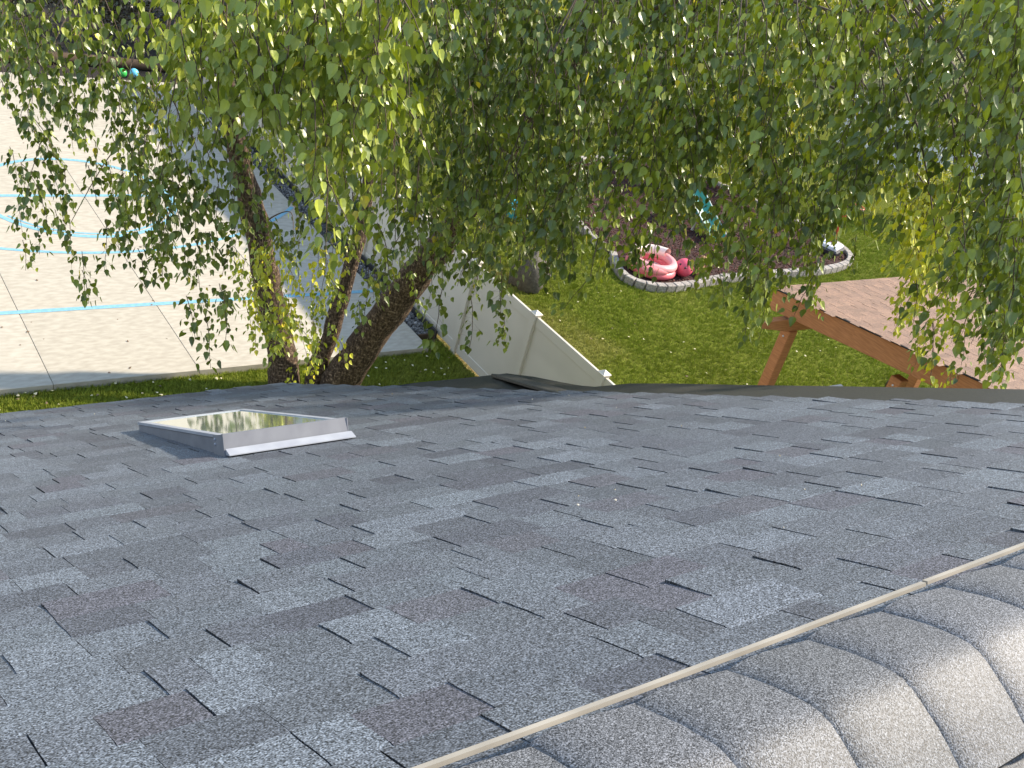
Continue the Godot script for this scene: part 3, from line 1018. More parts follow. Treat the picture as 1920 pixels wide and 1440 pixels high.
func build_birch() -> void:
	var base := Vector3(6.98, LAWN_Y, -12.15)
	var tree := thing("birch_tree", base, "birch with three leaning trunks and drooping leafy branches beside the court", "tree")
	var nz := FastNoiseLite.new()
	nz.seed = 3
	nz.frequency = 0.35
	nz.fractal_octaves = 3
	var stems := [
		[[532, 738, 13.45], [530, 690, 13.45], [520, 620, 13.42], [503, 545, 13.4], [487, 455, 13.3], [470, 380, 13.2], [450, 300, 13.0], [432, 225, 12.8], [420, 140, 12.6], [400, 20, 12.3], [380, -120, 12.0]],
		[[586, 736, 13.5], [596, 690, 13.45], [618, 630, 13.45], [640, 560, 13.5], [660, 490, 13.6], [675, 430, 13.7], [690, 350, 13.8], [700, 240, 13.9], [720, 100, 13.9], [735, -60, 13.9]],
		[[622, 742, 13.4], [640, 712, 13.35], [690, 640, 13.2], [745, 562, 13.0], [795, 495, 12.8], [840, 440, 12.6], [900, 355, 12.3], [985, 235, 12.0], [1060, 140, 11.8], [1130, 55, 11.6], [1230, -60, 11.4]]]
	var rad := [[30, 27, 26, 25, 23, 22, 20, 18, 15, 11, 7], [19, 17, 16, 15, 14, 13, 11, 9, 7, 5], [36, 33, 31, 29, 27, 24, 20, 16, 13, 11, 8]]
	var paths := []
	for k in 3:
		var P := []
		var Rr := []
		for i in stems[k].size():
			var q: Array = stems[k][i]
			var p := upright(q[0], q[1], q[2])
			P.append(p)
			Rr.append(rad[k][i] * p.distance_to(EYE) / FOCAL)
		# end the foot in the ground
		var dn: Vector3 = P[0]
		dn.y = minf(dn.y, LAWN_Y - 0.1)
		P[0] = dn
		var cv := curve(P, 44)
		var cr := []
		for i in 45:
			var f := i / 44.0 * (Rr.size() - 1)
			var j := mini(int(f), Rr.size() - 2)
			cr.append(lerpf(Rr[j], Rr[j + 1], f - j) * (1.0 + 0.25 * exp(-i * 0.7)))
		var b := MB.new()
		b.tube(cv, cr, 18, Color.WHITE, 0.32, nz)
		var t := part("trunk", b, mat.bark, tree)
		tag(t, ["upright trunk with peeling brown bark", "slender middle trunk with peeling brown bark", "thick trunk leaning towards the fence"][k])
		paths.append(cv)
	# how full the crown is in each 80-pixel square of the photograph, and how near it hangs
	var mid := [
		"831134444988888765656528",
		"852245444988888765656417",
		"555655355988888765666536",
		"445553366899999855666425",
		"434543344888898727873317",
		"323333433566666425631556",
		"010113542123110015300547",
		"000013631011000002000534",
		"000000110000000000000121"]
	var near := [
		"000399999300000000000046",
		"000377899200000000000047",
		"000122499000000000000037",
		"000000066000000000000036",
		"000000021000000000000026",
		"000000010000000000000026",
		"000000000000000000000136",
		"000000000000000000000223",
		"000000000000000000000000"]
	var leaves := []          # [transform, colour]
	var twigs := MB.new()
	var tips := []
	for layer in 2:
		var grid: Array = mid if layer == 0 else near
		for row in 9:
			for colm in 24:
				var dens := int(grid[row][colm])
				if dens == 0: continue
				var count := int(dens * (3.2 if layer == 0 else 1.15) + rng.randf())
				for k in count:
					var px := (colm + rng.randf()) * 80.0
					var py := (row + rng.randf()) * 80.0
					var D: float
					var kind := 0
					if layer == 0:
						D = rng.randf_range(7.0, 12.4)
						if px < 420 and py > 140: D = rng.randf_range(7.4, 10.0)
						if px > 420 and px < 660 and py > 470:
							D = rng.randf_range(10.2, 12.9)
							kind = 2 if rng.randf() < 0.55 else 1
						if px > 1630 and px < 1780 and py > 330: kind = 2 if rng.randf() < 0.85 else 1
						elif px > 1130 and rng.randf() < 0.30: kind = 1  # more light-coloured leaves here, painting sunlight onto the right side
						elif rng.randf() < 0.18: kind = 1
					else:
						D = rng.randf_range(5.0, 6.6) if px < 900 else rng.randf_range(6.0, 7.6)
						kind = 1 if px < 900 or rng.randf() < 0.4 else 0  # lighter leaf colour makes the near clump look sunlit
					var len := rng.randf_range(0.22, 0.62)
					var foot := upright(px, py, D)
					# foliage gathers in clumps with darker hollows between
					if layer == 0 and nz.get_noise_3d(foot.x * 2.6, foot.y * 2.6, foot.z * 2.6) < (0.06 if px < 430 and py > 120 else -0.10): continue
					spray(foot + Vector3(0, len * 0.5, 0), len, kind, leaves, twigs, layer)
					if rng.randf() < 0.05: tips.append(foot + Vector3(0, len * 0.5, 0))
	# sparse upper crown above the picture
	for k in 110:
		var px := rng.randf_range(250, 1900)
		var p := upright(px, rng.randf_range(-420, -20), rng.randf_range(7.5, 14.5))
		spray(p, rng.randf_range(0.3, 0.6), 0, leaves, twigs, 0)
		if rng.randf() < 0.06: tips.append(p)
	# limbs from the trunks to the hanging twigs
	for i in tips.size():
		var tp: Vector3 = tips[i]
		var best: Vector3 = paths[0][20]
		var bd := 1e9
		for pth in paths:
			for j in range(16, 45):
				var c: Vector3 = pth[j]
				var d := c.distance_to(tp) + (2.0 if c.y > tp.y + 1.0 else 0.0) * 0.5
				if d < bd:
					bd = d
					best = c
		var L := best.distance_to(tp)
		if L < 0.4: continue
		var crown: Vector3 = best.lerp(tp, 0.55) + Vector3(0, 0.22 * L + 0.2, 0) + Vector3(rng.randf_range(-0.2, 0.2), 0, rng.randf_range(-0.2, 0.2))
		var cv := curve([best, best.lerp(crown, 0.5) + Vector3(0, 0.08 * L, 0), crown, crown.lerp(tp, 0.6) + Vector3(0, 0.06 * L, 0), tp], 14)
		var r := []
		for j in 15: r.append(lerpf(0.010 + 0.0045 * L, 0.003, pow(j / 14.0, 0.6)))
		var b := MB.new()
		b.tube(cv, r, 6)
		part("branch", b, mat.twig, tree)
	part("twigs", twigs, mat.twig, tree).set_meta("kind", "stuff")
	# the largest leaves one by one, the others together
	var order := []
	for i in leaves.size():
		var p: Vector3 = leaves[i][0].origin
		var q := seen_at(p)
		if q.x > 10 and q.x < 1910 and q.y > 10 and q.y < 1000: order.append([p.distance_to(EYE) / leaves[i][0].basis.y.length(), i])
	order.sort_custom(func(a, b): return a[0] < b[0])
	var picked := {}
	for k in mini(300, order.size()): picked[order[k][1]] = true
	var kinds := []
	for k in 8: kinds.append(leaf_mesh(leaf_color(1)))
	var rest := []
	for i in leaves.size():
		if picked.has(i):
			var o := MeshInstance3D.new()
			o.name = "leaf"
			o.mesh = kinds[i % 8]
			o.material_override = mat.leaf
			var t: Transform3D = leaves[i][0]
			t.origin -= base
			o.transform = t
			tree.add_child(o, true)
		else: rest.append(leaves[i])
	var mm := MultiMesh.new()
	mm.transform_format = MultiMesh.TRANSFORM_3D
	mm.use_colors = true
	mm.mesh = leaf_mesh(Color.WHITE)
	mm.instance_count = rest.size()
	for i in rest.size():
		var t: Transform3D = rest[i][0]
		t.origin -= base
		mm.set_instance_transform(i, t)
		mm.set_instance_color(i, rest[i][1])
	var mi := MultiMeshInstance3D.new()
	mi.name = "crown"
	mi.multimesh = mm
	mi.material_override = mat.leaf
	tree.add_child(mi, true)
	mi.set_meta("kind", "stuff")
	print("leaves ", leaves.size())

func spray(top: Vector3, len: float, kind: int, leaves: Array, twigs: MB, layer: int) -> void:
	# a breeze from the court side carries the hanging twigs a little towards the lawn
	var drift := Vector3(0.83, 0, 0.56) * rng.randf_range(-0.05, 0.42) + Vector3(rng.randf_range(-0.2, 0.2), 0, rng.randf_range(-0.2, 0.2))
	var p := top
	var pts := [p]
	var rr := [0.0042]
	var n := 5
	for i in n:
		var dir := (Vector3.DOWN * (0.55 + 0.15 * i) + drift).normalized()
		p += dir * len / n + Vector3(rng.randf_range(-1, 1), 0, rng.randf_range(-1, 1)) * 0.012
		pts.append(p)
		rr.append(0.0038 - 0.0004 * i)
	twigs.tube(pts, rr, 3)
	var cnt := int(len / 0.021)
	for i in cnt:
		var f := (i + rng.randf() * 0.6) / cnt * n
		var k := mini(int(f), n - 1)
		var at: Vector3 = (pts[k] as Vector3).lerp(pts[k + 1], f - k)
		var an := rng.randf() * TAU
		var out := Vector3(cos(an), 0, sin(an))
		var stalk := at
		at += out * rng.randf_range(0.01, 0.11) + Vector3.DOWN * rng.randf_range(-0.02, 0.05)
		var wide := Vector3(-out.z, 0, out.x) * 0.0011
		twigs.quad(stalk - wide, stalk + wide, at + wide, at - wide)
		var hang := (Vector3.DOWN + out * rng.randf_range(0.0, 0.65) + drift * 0.5 + Vector3(rng.randf_range(-0.3, 0.3), 0, rng.randf_range(-0.3, 0.3))).normalized()
		var z := (out + Vector3.UP * rng.randf_range(0.0, 0.8) + Vector3(rng.randf_range(-0.7, 0.7), rng.randf_range(-0.3, 0.3), rng.randf_range(-0.7, 0.7)))
		var y := -hang
		z = (z - y * z.dot(y)).normalized()
		var x := y.cross(z)
		var s := rng.randf_range(0.042, 0.088)
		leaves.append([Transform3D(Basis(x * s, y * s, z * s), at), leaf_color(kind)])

# ---------------------------------------------------------------- other plants
func plant(called: String, at: Vector3, spread: Vector3, count: int, leaf_size: float, c0: Color, c1: Color, label: String, category: String, trunk_r: float, bare := 0.25, group := "") -> void:
	var t := thing(called, at, label, category, group)
	var nz := FastNoiseLite.new()
	nz.seed = int(at.x * 13.0 + at.z * 7.0)
	nz.frequency = 0.5
	var mid := at + Vector3(0, spread.y * (1.0 + bare), 0)
	var b := MB.new()
	var stem := curve([at - Vector3(0, 0.1, 0), at.lerp(mid, 0.5) + Vector3(rng.randf_range(-0.1, 0.1), 0, rng.randf_range(-0.1, 0.1)), mid + Vector3(0, spread.y * 0.4, 0)], 8)
	b.tube(stem, [1.15, 1.0, 0.95, 0.9, 0.8, 0.7, 0.55, 0.4, 0.25].map(func(q): return q * trunk_r), 8, Color.WHITE, 0.2, nz)
	for k in 9:
		var an := k * 2.4
		var e := mid + Vector3(cos(an) * spread.x * 0.75, rng.randf_range(-0.3, 0.6) * spread.y, sin(an) * spread.z * 0.75)
		var s: Vector3 = stem[3 + k % 4]
		b.tube(curve([s, s.lerp(e, 0.5) + Vector3(0, spread.y * 0.12, 0), e], 5), [0.5, 0.42, 0.34, 0.26, 0.18, 0.1].map(func(q): return q * trunk_r), 5)
	part("trunk", b, mat.twig, t)
	var mm := MultiMesh.new()
	mm.transform_format = MultiMesh.TRANSFORM_3D
	mm.use_colors = true
	var cl := MB.new()
	for k in 5:
		var tr := Transform3D(Basis.from_euler(Vector3(k * 1.3, k * 2.1, k * 0.7)), Vector3(cos(k * 2.5), sin(k * 1.7) * 0.7, sin(k * 2.5)) * 0.75)
		var q := [Vector3(0, 0.5, 0), Vector3(0.3, 0.05, 0.05), Vector3(0, -0.55, 0), Vector3(-0.3, 0.05, 0.05)]
		cl.quad(tr * q[0], tr * q[1], tr * q[2], tr * q[3])
	mm.mesh = cl.mesh()
	mm.instance_count = count
	var i := 0
	while i < count:
		var d := Vector3(rng.randfn(), rng.randfn(), rng.randfn()).normalized()
		var rr := pow(rng.randf(), 0.45)
		var lump := 1.0 + 0.55 * nz.get_noise_3dv(d * 3.0)
		var p := mid + d * spread * rr * lump
		if p.y < at.y + 0.05: continue
		var s := leaf_size * rng.randf_range(0.7, 1.3)
		mm.set_instance_transform(i, Transform3D(Basis.from_euler(Vector3(rng.randf() * TAU, rng.randf() * TAU, rng.randf() * TAU)).scaled(Vector3.ONE * s), p - at))
		mm.set_instance_color(i, c0.lerp(c1, rng.randf()) * rng.randf_range(0.8, 1.2))
		i += 1
	var mi := MultiMeshInstance3D.new()
	mi.name = "crown"
	mi.multimesh = mm
	mi.material_override = mat.thin_leaf if c1.g > 0.25 else mat.leaf
	t.add_child(mi, true)
	mi.set_meta("kind", "stuff")

func build_background() -> void:
	var floor_b := MB.new()
	floor_b.quad(Vector3(-14, LAWN_Y + 0.03, -44), Vector3(19, LAWN_Y + 0.03, -44), Vector3(14, LAWN_Y + 0.03, -25.9), Vector3(-14, LAWN_Y + 0.03, -25.9))
	setting("woodland_floor", floor_b, mat.soil)
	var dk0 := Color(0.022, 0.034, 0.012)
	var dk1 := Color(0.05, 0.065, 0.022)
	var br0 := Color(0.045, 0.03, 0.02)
	var spots := [[0.5, -28.0, 1.5, 1.3, 0], [3.6, -28.6, 1.5, 1.2, 0], [6.4, -29.2, 1.4, 1.3, 1], [9.0, -29.0, 1.4, 1.1, 1], [11.8, -28.4, 1.5, 1.5, 0], [2.0, -31.5, 1.9, 2.0, 0], [6.0, -32.5, 1.9, 1.9, 1], [10.0, -32.8, 1.9, 2.1, 0], [14.2, -31.0, 1.9, 2.2, 0]]
	var words := ["low dark bush at the far edge of the court", "dark bush behind the court beside bare brown brush", "sparse brown brush behind the court with bare stems", "thin brown brush behind the court near two balls", "leafy dark bush at the court's far corner by the fence", "tall dark bush in the wood behind the low bush", "tall sparse brown bush deep in the wood behind the court", "tall dark green bush in the wood behind the two balls", "tall dark bush in the wood beyond the fence end"]
	for i in spots.size():
		var s: Array = spots[i]
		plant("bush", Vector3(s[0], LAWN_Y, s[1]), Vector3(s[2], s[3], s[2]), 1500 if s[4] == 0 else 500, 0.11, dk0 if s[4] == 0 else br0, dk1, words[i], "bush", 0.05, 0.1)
	# bare fallen timber at the wood's edge
	var log_t := thing("fallen_log", Vector3(7.6, LAWN_Y, -26.9), "dark fallen log lying at the wood edge behind the court", "log")
	var lb := MB.new()
	lb.tube([Vector3(5.2, LAWN_Y + 0.16, -26.7), Vector3(7.4, LAWN_Y + 0.17, -26.9), Vector3(9.8, LAWN_Y + 0.15, -26.8)], [0.15, 0.14, 0.12], 10)
	part("stem", lb, mat.old_wood, log_t)
	for q in [[8.26, -26.15, Color(0.05, 0.42, 0.08), "small bright green ball at the court's far edge"], [8.56, -26.2, Color(0.15, 0.55, 0.75), "small light blue ball at the court's far edge"]]:
		var b := MB.new()
		b.ball(Vector3(q[0], LAWN_Y + 0.145, q[1]), Vector3.ONE * 0.115, Basis.IDENTITY, 16, q[2])
		var o := part("ball", b, mat.plastic, self)
		tag(o, q[3], "ball")
	var y0 := Color(0.30, 0.31, 0.025)
	var y1 := Color(0.50, 0.46, 0.04)
	var g0 := Color(0.07, 0.12, 0.02)
	var g1 := Color(0.13, 0.18, 0.03)
	plant("yellow_shrub", Vector3(23.6, LAWN_Y, -19.4), Vector3(1.3, 1.6, 1.3), 2200, 0.10, y0, y1, "yellow-leaved young tree growing in the play bed by the slide", "shrub", 0.05, 0.35)
	plant("yellow_shrub", Vector3(29.5, LAWN_Y, -16.6), Vector3(1.3, 1.0, 1.3), 1500, 0.10, y0, y1, "yellow-green shrub on the lawn behind the pavilion roof", "shrub", 0.05, 0.1)
	plant("green_shrub", Vector3(33.0, LAWN_Y, -16.6), Vector3(1.0, 0.6, 1.0), 700, 0.10, g0, g1, "low green shrub at the foot of the far white fence", "shrub", 0.04, 0.05)
	plant("garden_tree", Vector3(13.6, LAWN_Y, -15.6), Vector3(0.9, 0.9, 0.9), 900, 0.09, g0, g1, "small green tree beside the grey boulder", "tree", 0.07, 0.9)
	var far := [[16.5, -27.0, 2.6, 2.6, 0], [21.5, -29.0, 2.8, 3.0, 1], [27.5, -27.0, 2.6, 2.8, 0], [34.0, -29.0, 3.0, 3.2, 1], [42.0, -30.0, 3.6, 3.8, 1], [52.0, -31.0, 4.2, 4.2, 0], [40.0, -20.0, 2.6, 2.6, 1], [47.0, -24.0, 2.8, 3.0, 1], [62.0, -36.0, 5.0, 4.6, 1]]
	var fw := ["green tree beyond the play bed nearest the white fence", "yellow-green tree behind the play bed and slide", "green tree behind the yellow-leaved young tree", "pale yellow-green tree behind the lawn's far side", "tall yellow-green tree beyond the far white fence", "large green tree far beyond the white fence", "yellow-green tree just behind the far white fence", "pale tree between the far fence and the added white house", "large pale tree beside the added white house"]
	for i in far.size():
		var s: Array = far[i]
		plant("leafy_tree", Vector3(s[0], LAWN_Y, s[1]), Vector3(s[2], s[3], s[2]), 2600, 0.16, g0 if s[4] == 0 else Color(0.30, 0.32, 0.03), g1 if s[4] == 0 else Color(0.55, 0.52, 0.06), fw[i], "tree", 0.14, 0.35, "trees beyond the lawn")
	# added house: its white and pale blue stand in for sky through the leaves
	var hp := Vector3(84.0, LAWN_Y, -53.0)
	var h := thing("sky_gap_house", hp, "white and pale blue house added in place of sky seen through the leaves", "house")
	var wb := MB.new()
	var turn := Basis(Vector3.UP, 0.6)
	wb.box(Transform3D(turn, hp + Vector3(0, 1.5, 0)), Vector3(12, 3.0, 8), 0.02)
	part("wall", wb, mat.siding, h)
	var rb := MB.new()
	var rx := turn * Vector3(6.4, 0, 0)
	var rz := turn * Vector3(0, 0, 4.4)
	var e := hp + Vector3(0, 3.0, 0)
	var rt := hp + Vector3(0, 5.0, 0)
	rb.quad(e - rx + rz, rt - rx, rt + rx, e + rx + rz)
	rb.quad(e + rx - rz, rt + rx, rt - rx, e - rx - rz)
	rb.tri(e - rx - rz, rt - rx, e - rx + rz)
	rb.tri(e + rx + rz, rt + rx, e + rx - rz)
	part("roof", rb, mat.pale_blue, h)

# ---------------------------------------------------------------- play bed
func build_play_bed() -> void:
	var o := bed_outline()
	var b := MB.new()
	var idx := Geometry2D.triangulate_polygon(o)
	for i in range(0, idx.size(), 3):
		var P := []
		for k in 3: P.append(Vector3(o[idx[i + k]].x, LAWN_Y + 0.09, o[idx[i + k]].y))
		b.tri(P[0], P[1], P[2])
		if b.n[b.n.size() - 1].y < 0:
			for k in range(b.n.size() - 3, b.n.size()): b.n[k] = Vector3.UP
	setting("mulch_bed", b, mat.mulch)
	# loose chips
	var cm := MB.new()
	cm.box(Transform3D.IDENTITY, Vector3(1, 0.25, 0.35), 0.05)
	var mm := MultiMesh.new()
	mm.transform_format = MultiMesh.TRANSFORM_3D
	mm.use_colors = true
	mm.mesh = cm.mesh()
	mm.instance_count = 9000
	var n := 0
	while n < 9000:
		var p := Vector3(rng.randf_range(15.6, 24.2), LAWN_Y + 0.10, rng.randf_range(-21.4, -14.3))
		if not in_bed(p): continue
		mm.set_instance_transform(n, Transform3D(Basis.from_euler(Vector3(rng.randf_range(-0.5, 0.5), rng.randf() * TAU, rng.randf_range(-0.5, 0.5))).scaled(Vector3.ONE * rng.randf_range(0.03, 0.07)), p))
		mm.set_instance_color(n, Color(0.125, 0.04, 0.028) * rng.randf_range(0.4, 1.8))
		n += 1
	var mi := MultiMeshInstance3D.new()
	mi.name = numbered("mulch_chips")
	mi.multimesh = mm
	mi.material_override = mat.stone
	add_child(mi)
	tag(mi, "dark red-brown mulch chips covering the play bed", "mulch", "", "stuff")
	# curb of split concrete blocks
	var curb := thing("block_curb", Vector3(19.5, LAWN_Y, -14.5), "curved curb of pale grey blocks round the mulch play bed", "curb")
	var pts := []
	for q in o: pts.append(Vector3(q.x, LAWN_Y, q.y))
	pts.append(pts[0])
	var cv := curve(pts, 400)
	var acc := 0.0
	var start: Vector3 = cv[0]
	for i in range(1, cv.size()):
		acc += (cv[i] as Vector3).distance_to(cv[i - 1])
		if acc >= 0.225:
			var a: Vector3 = start
			var e: Vector3 = cv[i]
			var bb := MB.new()
			var dir := (e - a).normalized()
			var bs := Basis(dir, Vector3.UP, dir.cross(Vector3.UP))
			var hh := 0.19 + rng.randf_range(-0.006, 0.006)
			var t := Transform3D(bs * Basis(Vector3.UP, rng.randf_range(-0.03, 0.03)), (a + e) / 2 + Vector3(0, hh / 2 - 0.02, 0))
			var v := rng.randf_range(0.85, 1.1)
			bb.box(t, Vector3(a.distance_to(e) - 0.016, hh, 0.17), 0.014, Color(0.47, 0.43, 0.39) * v)
			part("block", bb, mat.stone, curb)
			start = e
			acc = 0.0
	# slide
	var top := ground(1297, 362, LAWN_Y + 0.82)
	var bot := ground(1338, 440, LAWN_Y + 0.2)
	var sl := thing("green_slide", Vector3((top.x + bot.x) / 2, LAWN_Y, (top.z + bot.z) / 2), "green plastic children's slide standing in the mulch", "slide")
	var gc := Color(0.04, 0.26, 0.20)
	var path := curve([top + (top - bot).normalized() * 0.2 + Vector3(0, -0.06, 0), top, top.lerp(bot, 0.35), top.lerp(bot, 0.7) - Vector3(0, 0.03, 0), bot, bot + Vector3(-0.18, -0.03, 0.28)], 20)
	var side := Vector3((bot - top).z, 0, -(bot - top).x).normalized()
	var ch := MB.new()
	for i in path.size() - 1:
		var prof := [[-0.31, 0.16], [-0.29, 0.165], [-0.25, 0.03], [-0.12, 0.0], [0.12, 0.0], [0.25, 0.03], [0.29, 0.165], [0.31, 0.16]]
		for k in prof.size() - 1:
			var a0: Vector3 = path[i] + side * prof[k][0] + Vector3(0, prof[k][1], 0)
			var a1: Vector3 = path[i] + side * prof[k + 1][0] + Vector3(0, prof[k + 1][1], 0)
			var b0: Vector3 = path[i + 1] + side * prof[k][0] + Vector3(0, prof[k][1], 0)
			var b1: Vector3 = path[i + 1] + side * prof[k + 1][0] + Vector3(0, prof[k + 1][1], 0)
			ch.quad(a0, b0, b1, a1, gc)
			var dn := Vector3(0, -0.012, 0)
			ch.quad(a0 + dn, a1 + dn, b1 + dn, b0 + dn, gc)
	part("chute", ch, mat.plastic, sl)
	for sg in [-1.0, 1.0]:
		var r := MB.new()
		var rp := []
		for p in path: rp.append(p + side * 0.30 * sg + Vector3(0, 0.165, 0))
		r.tube(rp, rp.map(func(_q): return 0.016), 6, Color(0.55, 0.62, 0.58))
		part("rail", r, mat.plastic, sl)
		for q in [[0.02, 1.0], [0.55, 0.5]]:
			var lg := MB.new()
			var a: Vector3 = top.lerp(bot, q[0]) + side * 0.2 * sg
			lg.tube([a, Vector3(a.x + side.x * 0.06 * sg, LAWN_Y + 0.03, a.z + side.z * 0.06 * sg)], [0.035, 0.035], 8, Color(0.45, 0.42, 0.35))
			part("leg", lg, mat.plastic, sl)
	# ladder side panel, pale
	var ladder := MB.new()
	for sg in [-1.0, 1.0]:
		var a: Vector3 = top + side * 0.2 * sg
		ladder.bar(a, Vector3(a.x + 0.42, LAWN_Y + 0.05, a.z - 0.62), 0.05, 0.04, 0.008, Color(0.5, 0.58, 0.56))
	for k in 4:
		var f := 0.18 + k * 0.22
		var m := top.lerp(Vector3(top.x + 0.42, LAWN_Y + 0.05, top.z - 0.62), f)
		ladder.bar(m - side * 0.2, m + side * 0.2, 0.04, 0.03, 0.006, Color(0.5, 0.58, 0.56))
	part("ladder", ladder, mat.plastic, sl)
	# pink paddling pool
	var pp := Vector3(16.55, LAWN_Y + 0.1, -15.1)
	var pool := thing("paddling_pool", pp, "pink inflatable paddling pool with white lining on the mulch by the curb", "pool")
	var pink := Color(0.72, 0.16, 0.18)
	for k in 2:
		var r := MB.new()
		r.torus(Transform3D(Basis.IDENTITY, pp + Vector3(0, 0.09 + k * 0.15, 0)), 0.50 - k * 0.02, 0.095, 32, 12, pink if k == 0 else Color(0.78, 0.33, 0.33))
		part("ring", r, mat.plastic, pool)
	var lining := MB.new()
	lining.lathe(Transform3D(Basis.IDENTITY, pp), [Vector2(0.0, 0.05), Vector2(0.42, 0.05), Vector2(0.425, 0.1)], 28, Color(0.72, 0.66, 0.6))
	part("lining", lining, mat.plastic, pool)
	var back := MB.new()
	back.torus(Transform3D(Basis(Vector3.RIGHT, -0.15), pp + Vector3(0, 0.36, 0)), 0.47, 0.11, 20, 12, Color(0.80, 0.66, 0.60), PI * 0.98, TAU * 0.98)
	part("backrest", back, mat.plastic, pool)
	var arm := MB.new()
	arm.ball(pp + Vector3(-0.28, 0.2, 0.42), Vector3(0.34, 0.11, 0.12), Basis(Vector3.UP, -0.35), 16, Color(0.76, 0.24, 0.24))
	part("arm", arm, mat.plastic, pool)
	var pb := thing("pink_ball", Vector3(17.2, LAWN_Y + 0.1, -14.72), "pink ball with dark spots lying against the paddling pool", "ball")
	var bm := MB.new()
	var bc := pb.position + Vector3(0, 0.21, 0)
	bm.ball(bc, Vector3.ONE * 0.21, Basis.IDENTITY, 20, Color(0.72, 0.10, 0.16))
	part("skin", bm, mat.plastic, pb)
	for q in [Vector3(-0.6, 0.35, 0.7), Vector3(-0.2, 0.75, 0.6), Vector3(0.2, 0.2, 0.95), Vector3(-0.85, 0.5, 0.1), Vector3(0.3, 0.8, 0.4)]:
		var sp := MB.new()
		var d: Vector3 = q.normalized()
		sp.ball(bc + d * 0.195, Vector3.ONE * 0.03, Basis.IDENTITY, 8, Color(0.03, 0.02, 0.02))
		part("spot", sp, mat.plastic, pb)
	# plush toy sitting on the curb
	var ty := thing("plush_toy", Vector3(17.75, LAWN_Y + 0.1, -14.75), "small tan plush toy sitting by the curb near the pink ball", "toy")
	var tc := Color(0.55, 0.33, 0.17)
	var tb := MB.new()
	var tp := ty.position
	tb.ball(tp + Vector3(0, 0.14, 0), Vector3(0.12, 0.15, 0.11), Basis.IDENTITY, 14, tc)
	part("body", tb, mat.stone, ty)
	var th := MB.new()
	th.ball(tp + Vector3(0.02, 0.36, 0), Vector3(0.105, 0.1, 0.1), Basis.IDENTITY, 14, tc * 1.15)
	th.ball(tp + Vector3(-0.03, 0.34, 0.085), Vector3(0.045, 0.035, 0.04), Basis.IDENTITY, 10, Color(0.66, 0.5, 0.36))
	var hd := part("head", th, mat.stone, ty)
	for sg in [-1.0, 1.0]:
		var er := MB.new()
		er.ball(tp + Vector3(0.02 + sg * 0.08, 0.445, 0), Vector3(0.04, 0.04, 0.02), Basis.IDENTITY, 10, tc)
		part("ear", er, mat.stone, hd)
		var lg := MB.new()
		lg.ball(tp + Vector3(sg * 0.09, 0.06, 0.12), Vector3(0.05, 0.05, 0.12), Basis(Vector3.UP, sg * 0.3), 10, tc)
		part("leg", lg, mat.stone, ty)
		var am := MB.new()
		am.ball(tp + Vector3(sg * 0.13, 0.2, 0.05), Vector3(0.04, 0.09, 0.045), Basis(Vector3.FORWARD, sg * 0.5), 10, tc)
		part("arm", am, mat.stone, ty)
	# toy basketball hoop
	var hb := Vector3(23.35, LAWN_Y + 0.1, -15.5)
	var hoop := thing("toy_hoop", hb, "toy basketball hoop with red pole on white and black base", "hoop")
	var bs2 := Basis(Vector3.UP, 0.35)
	var q1 := MB.new()
	q1.box(Transform3D(bs2, hb + Vector3(0, 0.09, 0)), Vector3(0.72, 0.16, 0.62), 0.05, Color(0.02, 0.02, 0.025))
	part("base_trim", q1, mat.plastic, hoop)
	var q2 := MB.new()
	q2.box(Transform3D(bs2, hb + Vector3(0, 0.2, 0)), Vector3(0.60, 0.10, 0.50), 0.04, Color(0.72, 0.72, 0.76))
	part("base", q2, mat.plastic, hoop)
	var q3 := MB.new()
	q3.tube([hb + Vector3(0.1, 0.2, -0.05), hb + Vector3(0.1, 0.42, -0.05), hb + Vector3(0.1, 1.35, -0.05)], [0.085, 0.05, 0.045], 10, Color(0.55, 0.07, 0.03))
	part("pole", q3, mat.plastic, hoop)
	var q4 := MB.new()
	q4.box(Transform3D(bs2, hb + Vector3(0.1, 1.5, -0.02)), Vector3(0.62, 0.44, 0.035), 0.015, Color(0.7, 0.7, 0.68))
	part("backboard", q4, mat.plastic, hoop)
	var q5 := MB.new()
	q5.torus(Transform3D(Basis.IDENTITY, hb + Vector3(0.1, 1.38, 0.22)), 0.18, 0.014, 24, 8, Color(0.6, 0.12, 0.03))
	var rim := part("rim", q5, mat.plastic, hoop)
	var q6 := MB.new()
	for k in 12:
		var an := TAU * k / 12.0
		var c := hb + Vector3(0.1, 1.38, 0.22)
		for sg in [-1, 1]:
			var an2: float = an + sg * 0.5
			q6.tube([c + Vector3(cos(an), 0, sin(an)) * 0.18, c + Vector3(cos(an2) * 0.12, -0.24, sin(an2) * 0.12)], [0.005, 0.005], 4, Color(0.7, 0.7, 0.68))
	part("net", q6, mat.plastic, rim)
	# boulder
	var bo := MB.new()
	var nz := FastNoiseLite.new()
	nz.seed = 12
	nz.frequency = 0.022
	nz.fractal_octaves = 4
	bo.ball(Vector3(13.0, LAWN_Y + 0.24, -14.9), Vector3(0.42, 0.52, 0.36), Basis(Vector3.UP, 0.5) * Basis(Vector3.FORWARD, -0.25), 26, Color(0.13, 0.12, 0.095), 0.45, nz)
	var bl := part("boulder", bo, mat.stone, self)
	tag(bl, "rough grey-brown boulder on dry grass behind the white fence", "boulder")
	# blue toy glimpsed through the leaves
	var tub := thing("blue_tub", Vector3(14.95, LAWN_Y, -18.1), "small turquoise toy tub on the grass glimpsed through the birch leaves", "tub")
	var tu := MB.new()
